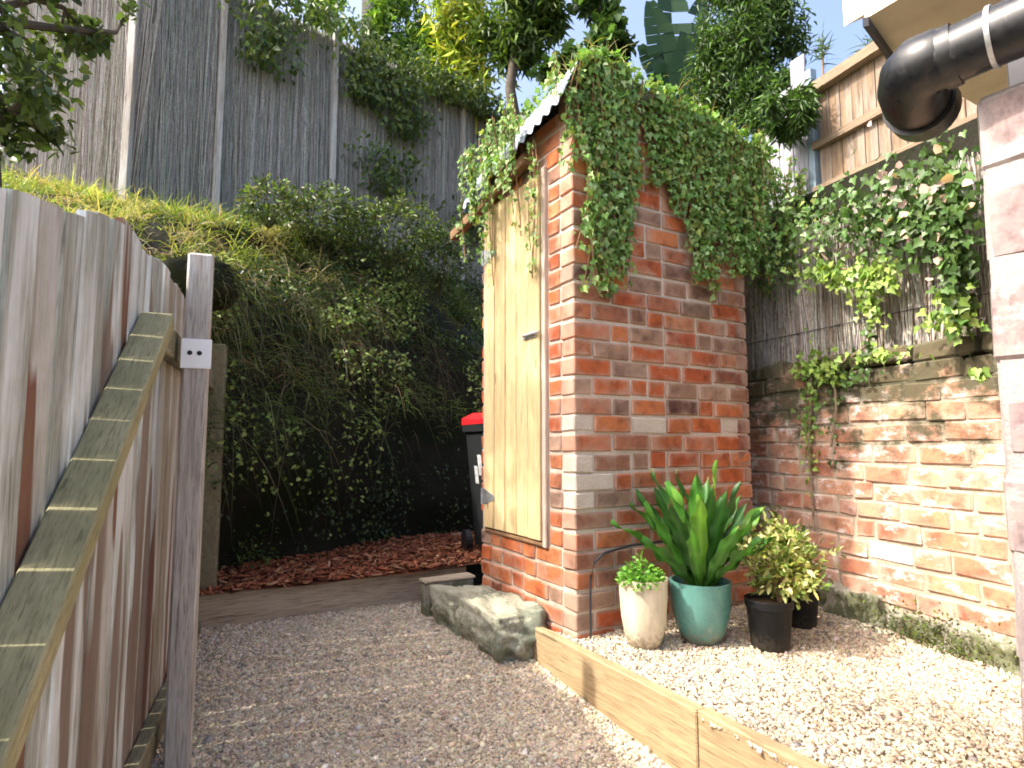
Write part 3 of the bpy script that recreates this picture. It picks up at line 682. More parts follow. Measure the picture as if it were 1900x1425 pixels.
quadslab('eave_board', [G(1600, 33, 1.985), G(1651, 104, 1.985), G(1660, 101, 1.985), G(1611, 31, 1.985)], .025, 'darktrim', house)
def pp(px, py, Y): return P(px, py, Y) 
arm = MB().tube([pp(1735, 118, 1.30), pp(1830, 75, 1.22), pp(2050, -20, 1.06), pp(2050, -20, 1.06) + (pp(2050, -20, 1.06) - pp(1830, 75, 1.22)) * 6], .062, 24)
elb = MB().tube([pp(1765, 105, 1.285), pp(1735, 112, 1.3), pp(1712, 122, 1.32), pp(1697, 138, 1.35), pp(1693, 160, 1.38), pp(1698, 182, 1.42), pp(1712, 200, 1.47)], [.064, .068, .072, .074, .074, .072, .07], 24)
def fixp(o): o.matrix_parent_inverse = (Matrix.Translation(house.location) @ house.rotation_euler.to_matrix().to_4x4()).inverted(); return o
dp = fixp(obj('drain_pipe', arm.mesh('p', True), 'pipeblack', house))
el = obj('elbow', elb.mesh('p', True), 'pipeblack', dp)
obj('end_collar', MB().tube([pp(1703, 190, 1.435), pp(1716, 205, 1.485)], .079, 24).mesh('p', True), 'pipeblack', dp)
obj('bracket', MB().tube([pp(1838, 71, 1.213), pp(1848, 67, 1.206)], .066, 24).mesh('p', True), 'steel', dp)
col = obj('collar', MB().tube([pp(1748, 112, 1.29), pp(1775, 100, 1.27)], .069, 24).mesh('p', True), 'pipeblack', dp)

# ------------------------------------------------------------------ left paling fence, brace, posts
fd = Vector((-.36, .933, 0)).normalized(); fang = math.atan2(fd.y, fd.x); FO = Vector((-1.10, 1.75, 0)); fN = (fd.y, -fd.x, 0)
lf = thing('paling_gate', 'weathered grey and red paling gate with a long diagonal mossy brace', 'gate', FO, fang)
tops = [(0, 362), (17, 364), (80, 375), (124, 388), (150, 391), (198, 400), (240, 416), (272, 472), (300, 485), (330, 530)]
TS = []
for px, py in tops: p = PL(px, py, tuple(FO), fN); TS.append(((p - FO).dot(fd), p.z))
TS.sort(); TS = [(-1.9, 1.8), (-1.25, 1.8), (TS[0][0] - .2, TS[0][1])] + TS; print('fence tops', [(round(a, 2), round(b, 2)) for a, b in TS])  # near palings out of view are made tall to shade the gravel
ts, tz = zip(*TS)
def ftop(s): return float(np.interp(s, ts, tz))
s = -1.6; i = 0
while s < 1.75:
    wv = .112 + random.uniform(-.012, .006); h0, h1 = ftop(s + .01), ftop(s + wv - .01)
    red = (i % 5 == 2) or s > .4
    j = random.uniform(-.008, .012); b = -.42; y0 = random.uniform(-.003, .004)
    me = MB().add([(0, y0, b), (wv, y0, b), (wv, y0, h1 + j), (wv * .5, y0, (h0 + h1) / 2 + j + .001), (0, y0, h0 + j), (0, y0 + .018, b), (wv, y0 + .018, b), (wv, y0 + .018, h1 + j), (wv * .5, y0 + .018, (h0 + h1) / 2 + j + .001), (0, y0 + .018, h0 + j)],
                  [(0, 1, 2, 3, 4), (9, 8, 7, 6, 5)] + [(q, (q + 1) % 5, (q + 1) % 5 + 5, q + 5) for q in range(5)]).mesh('paling')
    obj('paling', me, 'palingred' if red else 'paling', lf, (s, 0, 0), (random.uniform(-.004, .004), random.uniform(-.003, .003), 0))
    s += wv + random.uniform(.0045, .0065); i += 1
boxo('rail', (.12, -.047, 1.16), (2.0, -.004, 1.26), 'railwood', lf); boxo('rail', (-1.5, -.047, -.16), (1.6, -.004, -.07), 'railwood', lf)
bt, bb = PL(262, 604, tuple(FO), fN), PL(20, 1130, tuple(FO), fN)
s0, z0 = (bt - FO).dot(fd), bt.z; s1, z1 = (bb - FO).dot(fd), bb.z
bl = math.hypot(s1 - s0, z1 - z0); ux, uz = (s1 - s0) / bl, (z1 - z0) / bl; EL = 1.75
me = MB().box((0, -.088, -.048), (EL, -.003, 0.), .004, .001).mesh('brace')
obj('brace', me, 'brace', lf, (s0, 0, z0), (0, -math.atan2(uz, ux) , 0))
lb = PL(300, 1310, tuple(FO), fN); me = MB().box((0, -.06, -.06), (.9, -.004, 0.), .004).mesh('brace')
obj('brace', me, 'brace', lf, ((lb - FO).dot(fd), 0, lb.z), (0, -math.atan2(-.72, -1), 0))
gpst = thing('gate_post', 'upright grey timber gate post carrying a square white plate', 'post', P(359, 800, 2.13) * 1.0, fang)
gpst.location.z = 0; ptz = P(362, 470, 2.1).z
obj('shaft', MB().box((-.04, -.04, -.45), (.04, .04, ptz), .008, .002).mesh('post'), 'post', gpst)
pz = P(352, 657, 2.1).z; pl = boxo('plate', (-.046, -.05, pz - .052), (-.0405, .046, pz + .052), 'plate', gpst, .001)
for yy in (.006, -.024): obj('hole', MB().tube([(-.0475, yy + .012, pz + .002), (-.044, yy + .012, pz + .002)], .0085, 12).mesh('h'), 'hole', pl)
p2 = P(391, 900, 3.42)
tag(obj('fence_post', MB().box((-.055, -.05, -.3), (.055, .05, P(392, 640, 3.42).z), .006, .002).mesh('p'), 'railwood', None, (p2.x, p2.y, 0), (0, 0, fang)), 'dark timber fence post at the end of the mulch bed sleeper', 'post')

# ------------------------------------------------------------------ wheelie bin
wb = thing('wheelie_bin', 'black wheelie bin with red lid half hidden behind the outhouse', 'bin', (-.04, 4.28, MZ(0, 4.28)), math.radians(20))
def frust(a, b, z0, z1, mat, nm, par, ch=0):
    (x0, y0), (x1, y1) = a, b
    V = [(-x0, -y0, z0), (x0, -y0, z0), (x0, y0, z0), (-x0, y0, z0), (-x1, -y1, z1), (x1, -y1, z1), (x1, y1, z1), (-x1, y1, z1)]
    return obj(nm, MB().add(V, [(3, 2, 1, 0), (4, 5, 6, 7), (0, 1, 5, 4), (1, 2, 6, 5), (2, 3, 7, 6), (3, 0, 4, 7)]).mesh(nm), mat, par)
frust((.17, .19), (.225, .255), .06, .86, 'binblack', 'body', wb); frust((.245, .275), (.25, .28), .861, .91, 'binblack', 'rim', wb)
ld = obj('lid', MB().add([(-.25, -.29, .912), (.25, -.29, .912), (.25, .29, .912), (-.25, .29, .912), (-.25, -.29, .935), (.25, -.29, .935), (.25, .29, .96), (-.25, .29, .96), (-.18, -.2, .985), (.18, -.2, .985), (.18, .22, 1.0), (-.18, .22, 1.0)],
    [(3, 2, 1, 0), (0, 1, 5, 4), (1, 2, 6, 5), (2, 3, 7, 6), (3, 0, 4, 7), (4, 5, 9, 8), (5, 6, 10, 9), (6, 7, 11, 10), (7, 4, 8, 11), (8, 9, 10, 11)]).mesh('lid'), 'redlid', wb)
obj('handle', MB().tube([(-.2, .3, .9), (.2, .3, .9)], .014, 10).mesh('h'), 'binblack', wb)
for sx in (-1, 1): obj('wheel', MB().tube([(sx * .2, .22, .08), (sx * .245, .22, .08)], .08, 20).mesh('w'), 'binblack', wb)
st = MB()
for (a, b, c, d) in ((-.205, .5, -.12, .6), (-.19, .605, -.15, .74), (-.11, .56, -.02, .7), (-.01, .5, .07, .62)):
    xx = lambda z: -(.17 + .055 * (z - .06) / .8) - .003
    st.add([(xx(b), a, b), (xx(b), c, b), (xx(d), c + .015, d), (xx(d), a + .015, d)], [(0, 1, 2, 3)])
obj('printed_marking', st.mesh('m'), 'fadedprint', wb)

# ------------------------------------------------------------------ pots and plants
def pot(name, label, px, py, r_top, h, prof, mat, soilz, group=None, Z=0.):
    p = G(px, py, Z); p.y += r_top * .55; t = thing(name, label, 'pot', (p.x, p.y, Z))
    obj('vessel', MB().lathe([(r * r_top, z * h) for r, z in prof], 40).mesh('v', True), mat, t)
    obj('soil', MB().lathe([(r_top * .9, soilz * h), (r_top * .5, soilz * h + .006), (.0005, soilz * h + .01)], 24).mesh('s', True), 'soil', t)
    return t, p
p1, c1 = pot('beige_pot', 'tall rounded beige glazed pot holding a small green herb', 1201, 1206, .104, .285, [(0, 0), (.55, 0), (.66, .03), (.8, .18), (.92, .42), (.98, .7), (1., .93), (1.03, .985), (1.03, 1.), (.95, 1.), (.92, .97), (.91, .85)], 'beige', .88)
p2_, c2 = pot('teal_pot', 'squat glossy teal glazed pot holding the big strap leaf fern', 1312, 1200, .131, .262, [(0, 0), (.5, 0), (.6, .03), (.78, .2), (.92, .45), (.99, .72), (1., .92), (1.02, .985), (1.02, 1.), (.94, 1.), (.91, .96), (.9, .8)], 'teal', .86)
BP = [(0, 0), (.74, 0), (.77, .02), (.8, .1), (.93, .82), (.94, .83), (1., .84), (1.02, .99), (1.0, 1.), (.95, 1.), (.93, .96), (.9, .8)]
p3, c3 = pot('nursery_pot', 'black plastic nursery pot under the yellow variegated shrub', 1440, 1210, .098, .205, BP, 'blackplastic', .9)
p4, c4 = pot('nursery_pot', 'black plastic nursery pot tucked behind, under the darker reddish shrub', 1496, 1166, .085, .16, BP, 'blackplastic', .88)

# herb in the beige pot
n = 520; a = rng.uniform(0, 6.28, n); r = .095 * np.sqrt(rng.uniform(0, 1, n)); hz = .25 + rng.uniform(.02, .12, n) * (1.15 - r / .12)
hp = thing('herb', 'low bright green herb filling the beige pot', 'plant', (c1.x, c1.y, .25))
pos = np.c_[r * np.cos(a) - .012, r * np.sin(a) - .01, hz - .25]; ax = np.c_[np.cos(a), np.sin(a), rng.uniform(-.1, .9, n)] + rng.normal(0, .4, (n, 3))
leaves('foliage', pos, ax, np.c_[rng.normal(0, .5, (n, 2)), np.ones(n)], rng.uniform(.014, .03, n), rng.uniform(.012, .022, n), pal([(.16, .36, .05), (.11, .28, .04), (.22, .44, .08)], n), 'leaf', hp)
st = MB()
for k in range(14): q = pos[k * 20]; st.tube([(q[0] * .4, q[1] * .4, -.005), tuple(q)], .0016, 5)
obj('stem', st.mesh('s'), 'leafstem' if 'leafstem' in MAT else 'brownstain', hp)

# bird's nest fern: each frond a part
fern = thing('strap_leaf_fern', 'large glossy strap leaf fern with wavy upright fronds in the teal pot', 'plant', (c2.x, c2.y, .2))
def frond(L, wid, az, lean, curl, tint, twist=0.):
    ns, nc = 26, 5; V = []; d = Vector((math.cos(az), math.sin(az), 0)); side = Vector((-math.sin(az), math.cos(az), 0)); p = Vector((0, 0, 0)) + d * .02; an = lean; cols = []
    for i in range(ns):
        t = i / (ns - 1); an += curl / ns * (.4 + 1.2 * t); dr = d * math.sin(an) + Vector((0, 0, 1)) * math.cos(an); 
        if i: p = p + dr * (L / ns)
        nrm = side.cross(dr); sd2 = (side * math.cos(twist * t) + nrm * math.sin(twist * t)).normalized(); nr2 = sd2.cross(dr)
        wd_ = wid * (.28 + .72 * min(1, t * 2.2)) * (1 - max(0, (t - .7) / .3) ** 2.2) + .002
        for j in range(nc):
            c = (j / (nc - 1) - .5) * 2; wave = (abs(c) ** 1.5) * .2 * wid * math.sin(t * 22 + (1.3 if c > 0 else 0) + az) + abs(c) * wid * .16
            V.append(tuple(p + sd2 * c * wd_ * .5 * (1 + .07 * math.sin(t * 27 + 2 * c + az * 3)) + nr2 * (-wave)))
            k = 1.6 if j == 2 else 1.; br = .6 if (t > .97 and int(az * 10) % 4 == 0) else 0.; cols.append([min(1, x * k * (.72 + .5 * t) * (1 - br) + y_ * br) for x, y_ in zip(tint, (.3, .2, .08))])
    Fq = np.array([(i * nc + j, i * nc + j + 1, (i + 1) * nc + j + 1, (i + 1) * nc + j) for i in range(ns - 1) for j in range(nc - 1)])
    return mesh_np('frond', np.array(V), Fq, np.array(cols), True)
for i in range(34):
    az = i * 2.39996 + random.uniform(-.2, .2); ring = i / 33
    L = random.uniform(.46, .58) * (.84 + .28 * (1 - ring)) ; lean = .1 + .68 * ring + random.uniform(-.06, .06)
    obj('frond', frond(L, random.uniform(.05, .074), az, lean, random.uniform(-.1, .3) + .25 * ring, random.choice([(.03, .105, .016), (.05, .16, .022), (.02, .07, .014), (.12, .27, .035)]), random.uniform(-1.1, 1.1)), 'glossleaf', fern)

def shrub(name, label, c, z0, R, H, n, cols, ll, stems=9, seed=1, squash=1., p=None):
    t = thing(name, label, 'plant', (c.x, c.y, z0)); r = np.random.default_rng(seed); tips = []
    sm = MB()
    for k in range(stems):
        a = r.uniform(0, 6.28); rr = R * math.sqrt(r.uniform(.02, .75)); hh = H * r.uniform(.35, .92)
        mid = (rr * .3 * math.cos(a), rr * .3 * math.sin(a), hh * .45); tip = (rr * math.cos(a), rr * math.sin(a) * squash, hh); sm.tube([(0, 0, -.01), mid, tip], [.005, .004, .002], 6)
        for q in range(4):
            b = np.array(mid) * (1 - .25 * q) + np.array(tip) * .25 * q; e = b + r.normal(0, R * .33, 3) * np.array([1, squash, .7]); e[2] = max(e[2], H * .16); sm.tube([tuple(b), tuple(e)], [.0025, .001], 5); tips += [tuple(e), tuple((b + e) / 2)]
        tips.append(tip)
    tips = np.array(tips); i = r.integers(0, len(tips), n); pos = tips[i] + r.normal(0, R * .13, (n, 3)); ax = unit(pos - np.array([0, 0, H * .3])) + r.normal(0, .6, (n, 3))
    obj('stem', sm.mesh('s'), 'brownstain', t)
    leaves('foliage', pos, ax, np.c_[r.normal(0, .6, (n, 2)), np.ones(n)], r.uniform(.7, 1.2, n) * ll, r.uniform(.7, 1.2, n) * ll * .48, pal(cols, n, .2, p), 'leaf', t)
    return t
shrub('variegated_shrub', 'small variegated shrub with cream and yellow green leaves in black pot', c3 + Vector((.045, 0, 0)), .18, .18, .36, 1800, [(.5, .5, .18), (.3, .36, .1), (.6, .6, .3), (.16, .24, .05), (.1, .15, .03)], .036, 11, 3, p=[.25, .25, .2, .18, .12])
shrub('reddish_shrub', 'darker green and reddish shrub behind the variegated one', c4, .14, .17, .42, 650, [(.1, .14, .04), (.16, .18, .05), (.2, .1, .05), (.08, .12, .03)], .034, 10, 8)

# ------------------------------------------------------------------ ivy over the outhouse
def world(s, t, z): return np.array([A.x, A.y, 0]) + np.outer(s, np.array(e1)) + np.outer(t, np.array(e2)) + np.outer(z, [0, 0, 1.])
def roof_z(s, t): return np.interp(s, [-.1, .0, .09, .5, 1.0, 1.34], [2.47, 2.66, 2.71, 2.64, 2.57, 2.52]) - .17 * (t + .06)
ivy = thing('ivy', 'thick ivy smothering the outhouse roof and trailing down its brick side', 'ivy', A)
IVYC = [(.17, .31, .075), (.24, .4, .11), (.1, .2, .045), (.33, .48, .2), (.27, .33, .09), (.14, .27, .06)]
Pn, An, Nn, Cn, Ln = [], [], [], [], []
def addl(pos, ax, nr, cols, ln): Pn.append(pos); An.append(ax); Nn.append(nr); Cn.append(cols); Ln.append(ln)
# on top
n = 7200; s_ = rng.uniform(-.02, 1.42, n); t_ = rng.uniform(-.12, SD + .12, n); keep = ~((s_ < .14) & (t_ > .0) & (t_ < .28)) & ~((s_ < .1) & (t_ > .1) & (t_ < .75) & (rng.random(n) < .55))
s_, t_ = s_[keep], t_[keep]; n = len(s_)
bul = .05 + .34 * np.exp(-((t_ - .5) / .3) ** 2 - ((s_ - .3) / .32) ** 2) + .07 * vnoise(np.c_[s_ * 4, t_ * 4, s_ * 0], 9, 2); z_ = roof_z(s_, t_) + rng.uniform(0, 1, n) * np.maximum(.05, bul)
addl(world(s_, t_, z_), rng.normal(size=(n, 3)) + [0, 0, -.2], np.c_[rng.normal(0, .6, (n, 2)), np.ones(n)], pal(IVYC, n, .25), rng.uniform(.018, .042, n))
# curtain down the side face: strands, lower limit read along the wall
lim = [(1030, 300), (1048, 350), (1062, 390), (1078, 470), (1095, 520), (1112, 548), (1135, 545), (1155, 520), (1168, 420), (1180, 350), (1215, 345), (1250, 360), (1268, 420), (1285, 505), (1305, 545), (1325, 540), (1345, 500), (1370, 520), (1392, 500), (1420, 470), (1450, 440)]
lx, ly = zip(*lim)
strands = []
def strand(s0, t0, z_top, z_bot, outn, out, nrmv, dens=130, lsz=(.018, .036), sway=.03):
    L = z_top - z_bot
    if L < .03: return
    n = max(3, int(L * dens)); f = np.sort(rng.uniform(0, 1, n)); ph = rng.uniform(0, 6.28); z = z_top - L * f
    sw = sway * np.sin(f * L * 7 + ph) + rng.normal(0, .018, n); o_ = out * (1 - .55 * f) + rng.uniform(0, .03, n)
    along = np.array(e1) if abs(outn[0] * e1.x + outn[1] * e1.y) < .5 else np.array(e2)
    pos = world(np.full(n, s0), np.full(n, t0), z) + np.outer(sw, along) + np.outer(o_, outn)
    addl(pos, np.c_[rng.normal(0, .5, (n, 2)), -np.ones(n)] + np.outer(np.full(n, .3), outn), np.array(outn) + rng.normal(0, .45, (n, 3)), pal(IVYC, n, .25), rng.uniform(*lsz, n))
    pts = [tuple(world([s0], [t0], [z_top - L * q])[0] + along * (sway * math.sin(q * L * 7 + ph)) + np.array(outn) * (out * (1 - .55 * q) + .004)) for q in np.linspace(0, 1, 6)]
    strands.append([tuple(np.array(p) - np.array(A)) for p in pts])
so = tuple(-e2); fo_ = tuple(-e1)
icl = np.concatenate([rng.uniform(-.04, SW + .02, 26), [.12, .2, .27, .66, .72, .8, .95, 1.05, 1.15]])
for k in range(250):
    s0 = float(rng.choice(icl) + rng.normal(0, .016)) if k > 60 else rng.uniform(-.06, SW + .04); zt = float(roof_z(s0, -.05)) + .03
    lo = 0
    for z in np.arange(zt, 1.2, -.02):                       # how far this strand hangs
        x, y = proj(world([s0], [-.03], [z])[0])
        if y > np.interp(x, lx, ly): break
    Lm = zt - z; fr = rng.uniform(.75, 1.02) if rng.random() < (.5 if (.05 < s0 < .32 or s0 > .62) else .25) else rng.uniform(.3, .8)
    strand(s0, 0., zt, zt - Lm * fr, so, rng.uniform(.01, .09), so, 72, (.017, .042), .045)
# front, over the apron and above the door
for k in range(36):
    t0 = rng.uniform(-.08, SD + .1); zt = float(roof_z(.03, t0)) + .03
    if .0 < t0 < .27: continue
    if t0 > .85 and rng.random() < .6: continue
    strand(-.1, t0, zt, zt - rng.uniform(.2, .46) - (.28 if rng.random() < .22 else 0), fo_, rng.uniform(.01, .07), fo_, 95)
for t0, zb_ in ((.72, 1.75), (.7, 1.9), (.42, 1.95), (.3, 1.85), (.27, 1.7), (.24, 1.72)): strand(-.03, t0, 2.4, zb_, fo_, .02, fo_, 55, (.018, .032), .02)
# off the far right end on to the fence
for k in range(46):
    s0 = SW + rng.uniform(0, .42); zt = 2.62 + rng.uniform(-.12, .05) - .3 * (s0 - SW); strand(s0, rng.uniform(-.1, .25), zt, zt - rng.uniform(.25, .75), so, .03, so)
pos = np.concatenate(Pn); 
leaves('foliage', pos - np.array(A), np.concatenate(An), np.concatenate(Nn), np.concatenate(Ln), np.concatenate(Ln) * .95, np.concatenate(Cn), 'leaf', ivy, T_IVY)
sm = MB()
for pts in strands: sm.tube(pts, random.uniform(.0022, .0048), 4, False)
obj('stem', sm.mesh('s'), 'brownstain', ivy, kind='stuff')
# wiry grass and dry tendrils standing on top of the ivy
n = 900; s_ = rng.uniform(0, 1.4, n); t_ = rng.uniform(-.1, SD, n); r0 = world(s_, t_, roof_z(s_, t_) + .06) - np.array(A)
blades('tendrils', r0, np.c_[rng.normal(0, .5, (n, 2)), np.ones(n)], rng.uniform(.08, .2, n), .004, pal([(.3, .3, .1), (.2, .26, .07), (.36, .28, .14)], n), 'grass', ivy, .5, 4)

# ivy on the brushwood screen and creeper down the wall
iv2 = thing('ivy', 'large leaved dark ivy clump hanging under the tan paling fence', 'ivy', WS)
def wallp(s, z, out): return np.outer(s, np.array(wd)) + np.outer(z, [0, 0, 1.]) + np.outer(out, -np.array(wn2))
def wp(px, py): q = PL(px, py, tuple(WS), (wn2.x, wn2.y, 0)); return (q - WS).dot(wd), q.z
def clump(px, py, sx, sy, n, ln, cols, out=(.0, .16), parent=None):
    q = np.c_[rng.normal(px, sx, n), rng.normal(py, sy, n)]; sz = np.array([wp(a, b) for a, b in q]); o_ = rng.uniform(*out, n)
    return wallp(sz[:, 0], sz[:, 1], o_), pal(cols, n, .25), rng.uniform(*ln, n)
def ivyset(parent, specs, T=T_IVY, nm='foliage'):
    ps, cs, ls = zip(*[clump(*s_) for s_ in specs]); ps, cs, ls = np.concatenate(ps), np.concatenate(cs), np.concatenate(ls); n = len(ps)
    leaves(nm, ps, np.c_[rng.normal(0, .6, (n, 2)), -np.ones(n) * .8], -np.array(wn2) * 1. + rng.normal(0, .5, (n, 3)) + [0, 0, .4], ls, ls * .95, cs, 'glossleaf', parent, T)
DK = [(.06, .12, .03), (.08, .16, .04), (.05, .09, .025), (.11, .2, .055)]; YG = [(.24, .36, .07), (.18, .3, .06), (.3, .42, .1)]
ivyset(iv2, [(1720, 370, 50, 40, 260, (.028, .05), DK), (1785, 370, 26, 60, 240, (.028, .05), DK), (1690, 425, 45, 32, 170, (.028, .05), DK), (1800, 500, 10, 55, 190, (.03, .055), DK), (1630, 395, 45, 28, 190, (.028, .05), DK), (1795, 585, 18, 25, 100, (.03, .05), YG), (1755, 430, 35, 28, 130, (.028, .048), DK), (1560, 415, 40, 24, 130, (.024, .042), DK)])
ps, cs, ls = clump(1740, 380, 60, 55, 34, (.03, .05), [(.7, .5, .36), (.62, .45, .4)], (.1, .18)); n = len(ps)
leaves('dead_leaf', ps, rng.normal(size=(n, 3)), -np.array(wn2) + rng.normal(0, .4, (n, 3)), ls, ls * .9, cs, 'leaf', iv2)
iv3 = thing('creeper', 'thin light green creeper trailing down the brushwood on to the orange bricks', 'creeper', WS)
ivyset(iv3, [(1540, 500, 22, 14, 90, (.025, .045), YG, (.03, .09)), (1600, 515, 36, 14, 150, (.025, .045), YG, (.03, .09)), (1650, 510, 20, 16, 90, (.025, .045), YG, (.03, .09)), (1630, 560, 12, 30, 80, (.022, .04), YG, (.03, .08)), (1625, 620, 6, 25, 30, (.022, .036), DK, (.03, .06)),
              (1530, 680, 22, 16, 120, (.025, .045), YG, (.02, .08)), (1580, 690, 30, 14, 70, (.02, .04), DK, (.02, .06)), (1650, 655, 30, 8, 60, (.02, .035), YG, (.02, .06)), (1512, 740, 9, 45, 90, (.02, .036), [(.14, .26, .06), (.2, .32, .08)], (.02, .05)), (1508, 820, 7, 45, 55, (.016, .03), YG, (.01, .04)), (1555, 770, 8, 40, 40, (.016, .03), DK, (.01, .04)), (1490, 440, 40, 40, 220, (.02, .04), IVYC, (.03, .14)), (1440, 500, 25, 30, 90, (.02, .036), DK, (.03, .1)), (1850, 690, 6, 5, 14, (.03, .045), YG, (.05, .14))])
sm = MB()
for path_ in ([(1512, 660), (1514, 740), (1508, 820), (1512, 900), (1520, 985)], [(1556, 690), (1560, 760), (1550, 830)], [(1632, 480), (1628, 560), (1620, 640), (1560, 680)], [(1480, 420), (1560, 500), (1660, 500)], [(1560, 470), (1600, 430), (1640, 400), (1660, 350)], [(1620, 460), (1590, 480), (1560, 440)], [(1510, 440), (1540, 400), (1600, 380)]):
    pts = [wallp([wp(a, b)[0]], [wp(a, b)[1]], [.03])[0] for a, b in path_]; sm.tube([tuple(q) for q in pts], .006, 6)
obj('stem', sm.mesh('s'), 'tanrail', iv3)
# weeds and moss at the foot of the wall
wf = thing('weeds', 'ragged green weeds and moss along the foot of the orange brick wall', 'weeds', WS)
n = 900; q = np.c_[rng.normal(1760, 70, n), rng.normal(1180, 22, n)]; sz = np.array([wp(a, b) for a, b in q]); sz[:, 1] = np.abs(rng.normal(0, .07, n))
leaves('foliage', wallp(sz[:, 0], sz[:, 1], rng.uniform(.03, .12, n)), rng.normal(size=(n, 3)) + [0, 0, .5], rng.normal(size=(n, 3)), rng.uniform(.008, .02, n), rng.uniform(.006, .014, n), pal([(.09, .13, .03), (.14, .2, .04), (.1, .08, .04), (.07, .08, .03)], n), 'grass', wf, T_LANCE)

# ------------------------------------------------------------------ growth on the bank
def bankp(s, q, out):                                        # s along, q 0..1 up the face and back over the shoulder
    d, z = prof(s, q); d = d - out * np.where(q < .5, 1., .55); z = z + out * np.where(q < .5, 0., .8)
    p = np.array(B0)[None] + np.outer(s, np.array(bd)) + np.outer(d, np.array(bn)); p[:, 2] = z; return p
bk = thing('bank_creeper', 'leafy creeper coloured dark for the shaded face of the bank', 'creeper', (0, 0, 0))
n = 21000; s_ = rng.uniform(-2.2, 3.6, n); f_ = rng.uniform(.08, .98, n) ; dens = vnoise(np.c_[s_ * 3, f_ * 6, s_ * 0], 14, 3); k_ = dens + rng.normal(0, .25, n) > .12 - .2 * (s_ > 1.) + .15 * (f_ < .3); s_, f_, dens = s_[k_], f_[k_], dens[k_]; n = len(s_)
pos = bankp(s_, f_, rng.uniform(.0, .16, n) + .08 * np.maximum(dens, 0)); cols = pal([(.03, .055, .014), (.045, .08, .02), (.07, .105, .026), (.018, .034, .009)], n, .35)  # leaf greens darkened to carry the shade on the bank face
cols *= (1 + .0 * f_)[:, None]
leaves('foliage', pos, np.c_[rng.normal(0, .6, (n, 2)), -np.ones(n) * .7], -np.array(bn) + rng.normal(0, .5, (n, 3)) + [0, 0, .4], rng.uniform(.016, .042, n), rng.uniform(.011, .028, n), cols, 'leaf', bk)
n = 9000; s_ = rng.uniform(-1.6, 2.8, n); f_ = rng.normal(.56, .16, n); c_ = vnoise(np.c_[s_ * 4, f_ * 7, s_ * 0], 31, 3) > .3; s_, f_ = s_[c_], f_[c_]; n = len(s_)
leaves('young_foliage', bankp(s_, f_, rng.uniform(.1, .24, n)), np.c_[rng.normal(0, .7, (n, 2)), -np.ones(n) * .4], -np.array(bn) + rng.normal(0, .5, (n, 3)) + [0, 0, .6], rng.uniform(.02, .045, n), rng.uniform(.014, .03, n), pal([(.2, .28, .06), (.3, .38, .11), (.12, .19, .04)], n, .35), 'leaf', bk)
gr = thing('bank_grass', 'long sunlit grass and dry straw hanging over the top of the bank', 'grass', (0, 0, 0)); gr['kind'] = 'stuff'
def gz(s, d): return np.array([hill_z(a, b) for a, b in zip(s, d)])
def tufts(nt, nb, smin, smax, dmin, dmax, lmin, lmax, cols, nm, up=1., spread=.55, droop=(.3, 1.1), wmin=.005, wmax=.011, lift=0., lean=-.3):
    ts_, td_ = rng.uniform(smin, smax, nt), rng.uniform(dmin, dmax, nt); sc = rng.uniform(.55, 1.35, nt); tc = pal(cols, nt, .25)
    i = np.repeat(np.arange(nt), nb); n = len(i); s_ = ts_[i] + rng.normal(0, .045, n); d_ = td_[i] + rng.normal(0, .045, n)
    g_ = np.clip(d_ / RB, 0, 1); pd, pz_ = prof(s_, .5 + .5 * g_); dd = np.where(d_ < RB, pd + np.minimum(d_, 0), d_); root = np.array(B0)[None] + np.outer(s_, np.array(bd)) + np.outer(dd, np.array(bn)); root[:, 2] = np.where(d_ < RB, pz_ + 1.5 * np.minimum(d_, 0), gz(s_, d_)) - .02 + lift
    tl = rng.normal(0, .25, (nt, 2))[i]; dr = np.c_[rng.normal(0, spread, n) + tl[:, 0] + lean * bn.x, rng.normal(0, spread, n) + tl[:, 1] + lean * bn.y, np.full(n, up)]
    blades(nm, root, dr, rng.uniform(lmin, lmax, n) * sc[i], rng.uniform(wmin, wmax, n), tc[i] * rng.uniform(.8, 1.25, (n, 1)), 'grass', gr, rng.uniform(*droop, n), 4)
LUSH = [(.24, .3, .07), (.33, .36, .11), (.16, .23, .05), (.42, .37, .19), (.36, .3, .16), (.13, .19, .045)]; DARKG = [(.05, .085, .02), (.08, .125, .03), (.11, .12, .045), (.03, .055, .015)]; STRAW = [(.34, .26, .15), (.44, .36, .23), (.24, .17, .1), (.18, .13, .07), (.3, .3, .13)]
tufts(600, 32, -2.9, 1.2, .35, 2.5, .12, .34, LUSH, 'green_blades')
tufts(190, 30, .6, 4., .3, 2.0, .12, .3, DARKG, 'shaded_blades')  # darker palette paints in the hill fence's shadow on the grass
tufts(150, 28, -2.6, 1.3, .05, .55, .12, .34, LUSH[:3] + STRAW[:2] + DARKG[:2], 'slope_blades', .6, .75, (.4, 1.4), lean=-.6)
tufts(150, 26, -2.6, 1.4, -.05, .7, .12, .34, STRAW, 'dry_straw', .3, .7, (.7, 1.6), .003, .007, lean=-.6)
tufts(40, 24, -.6, 3.4, -.2, .4, .14, .36, [(.12, .09, .06), (.07, .07, .03), (.17, .13, .085)], 'root_hair', .1, .6, (.9, 1.7), .002, .005, lean=-.7)
tufts(260, 22, -.4, 3.2, -.35, .6, .08, .24, DARKG + [(.18, .26, .06), (.13, .19, .045), (.09, .14, .03)], 'slope_weeds', .5, .8, (.4, 1.2), .003, .008, lean=-.6)
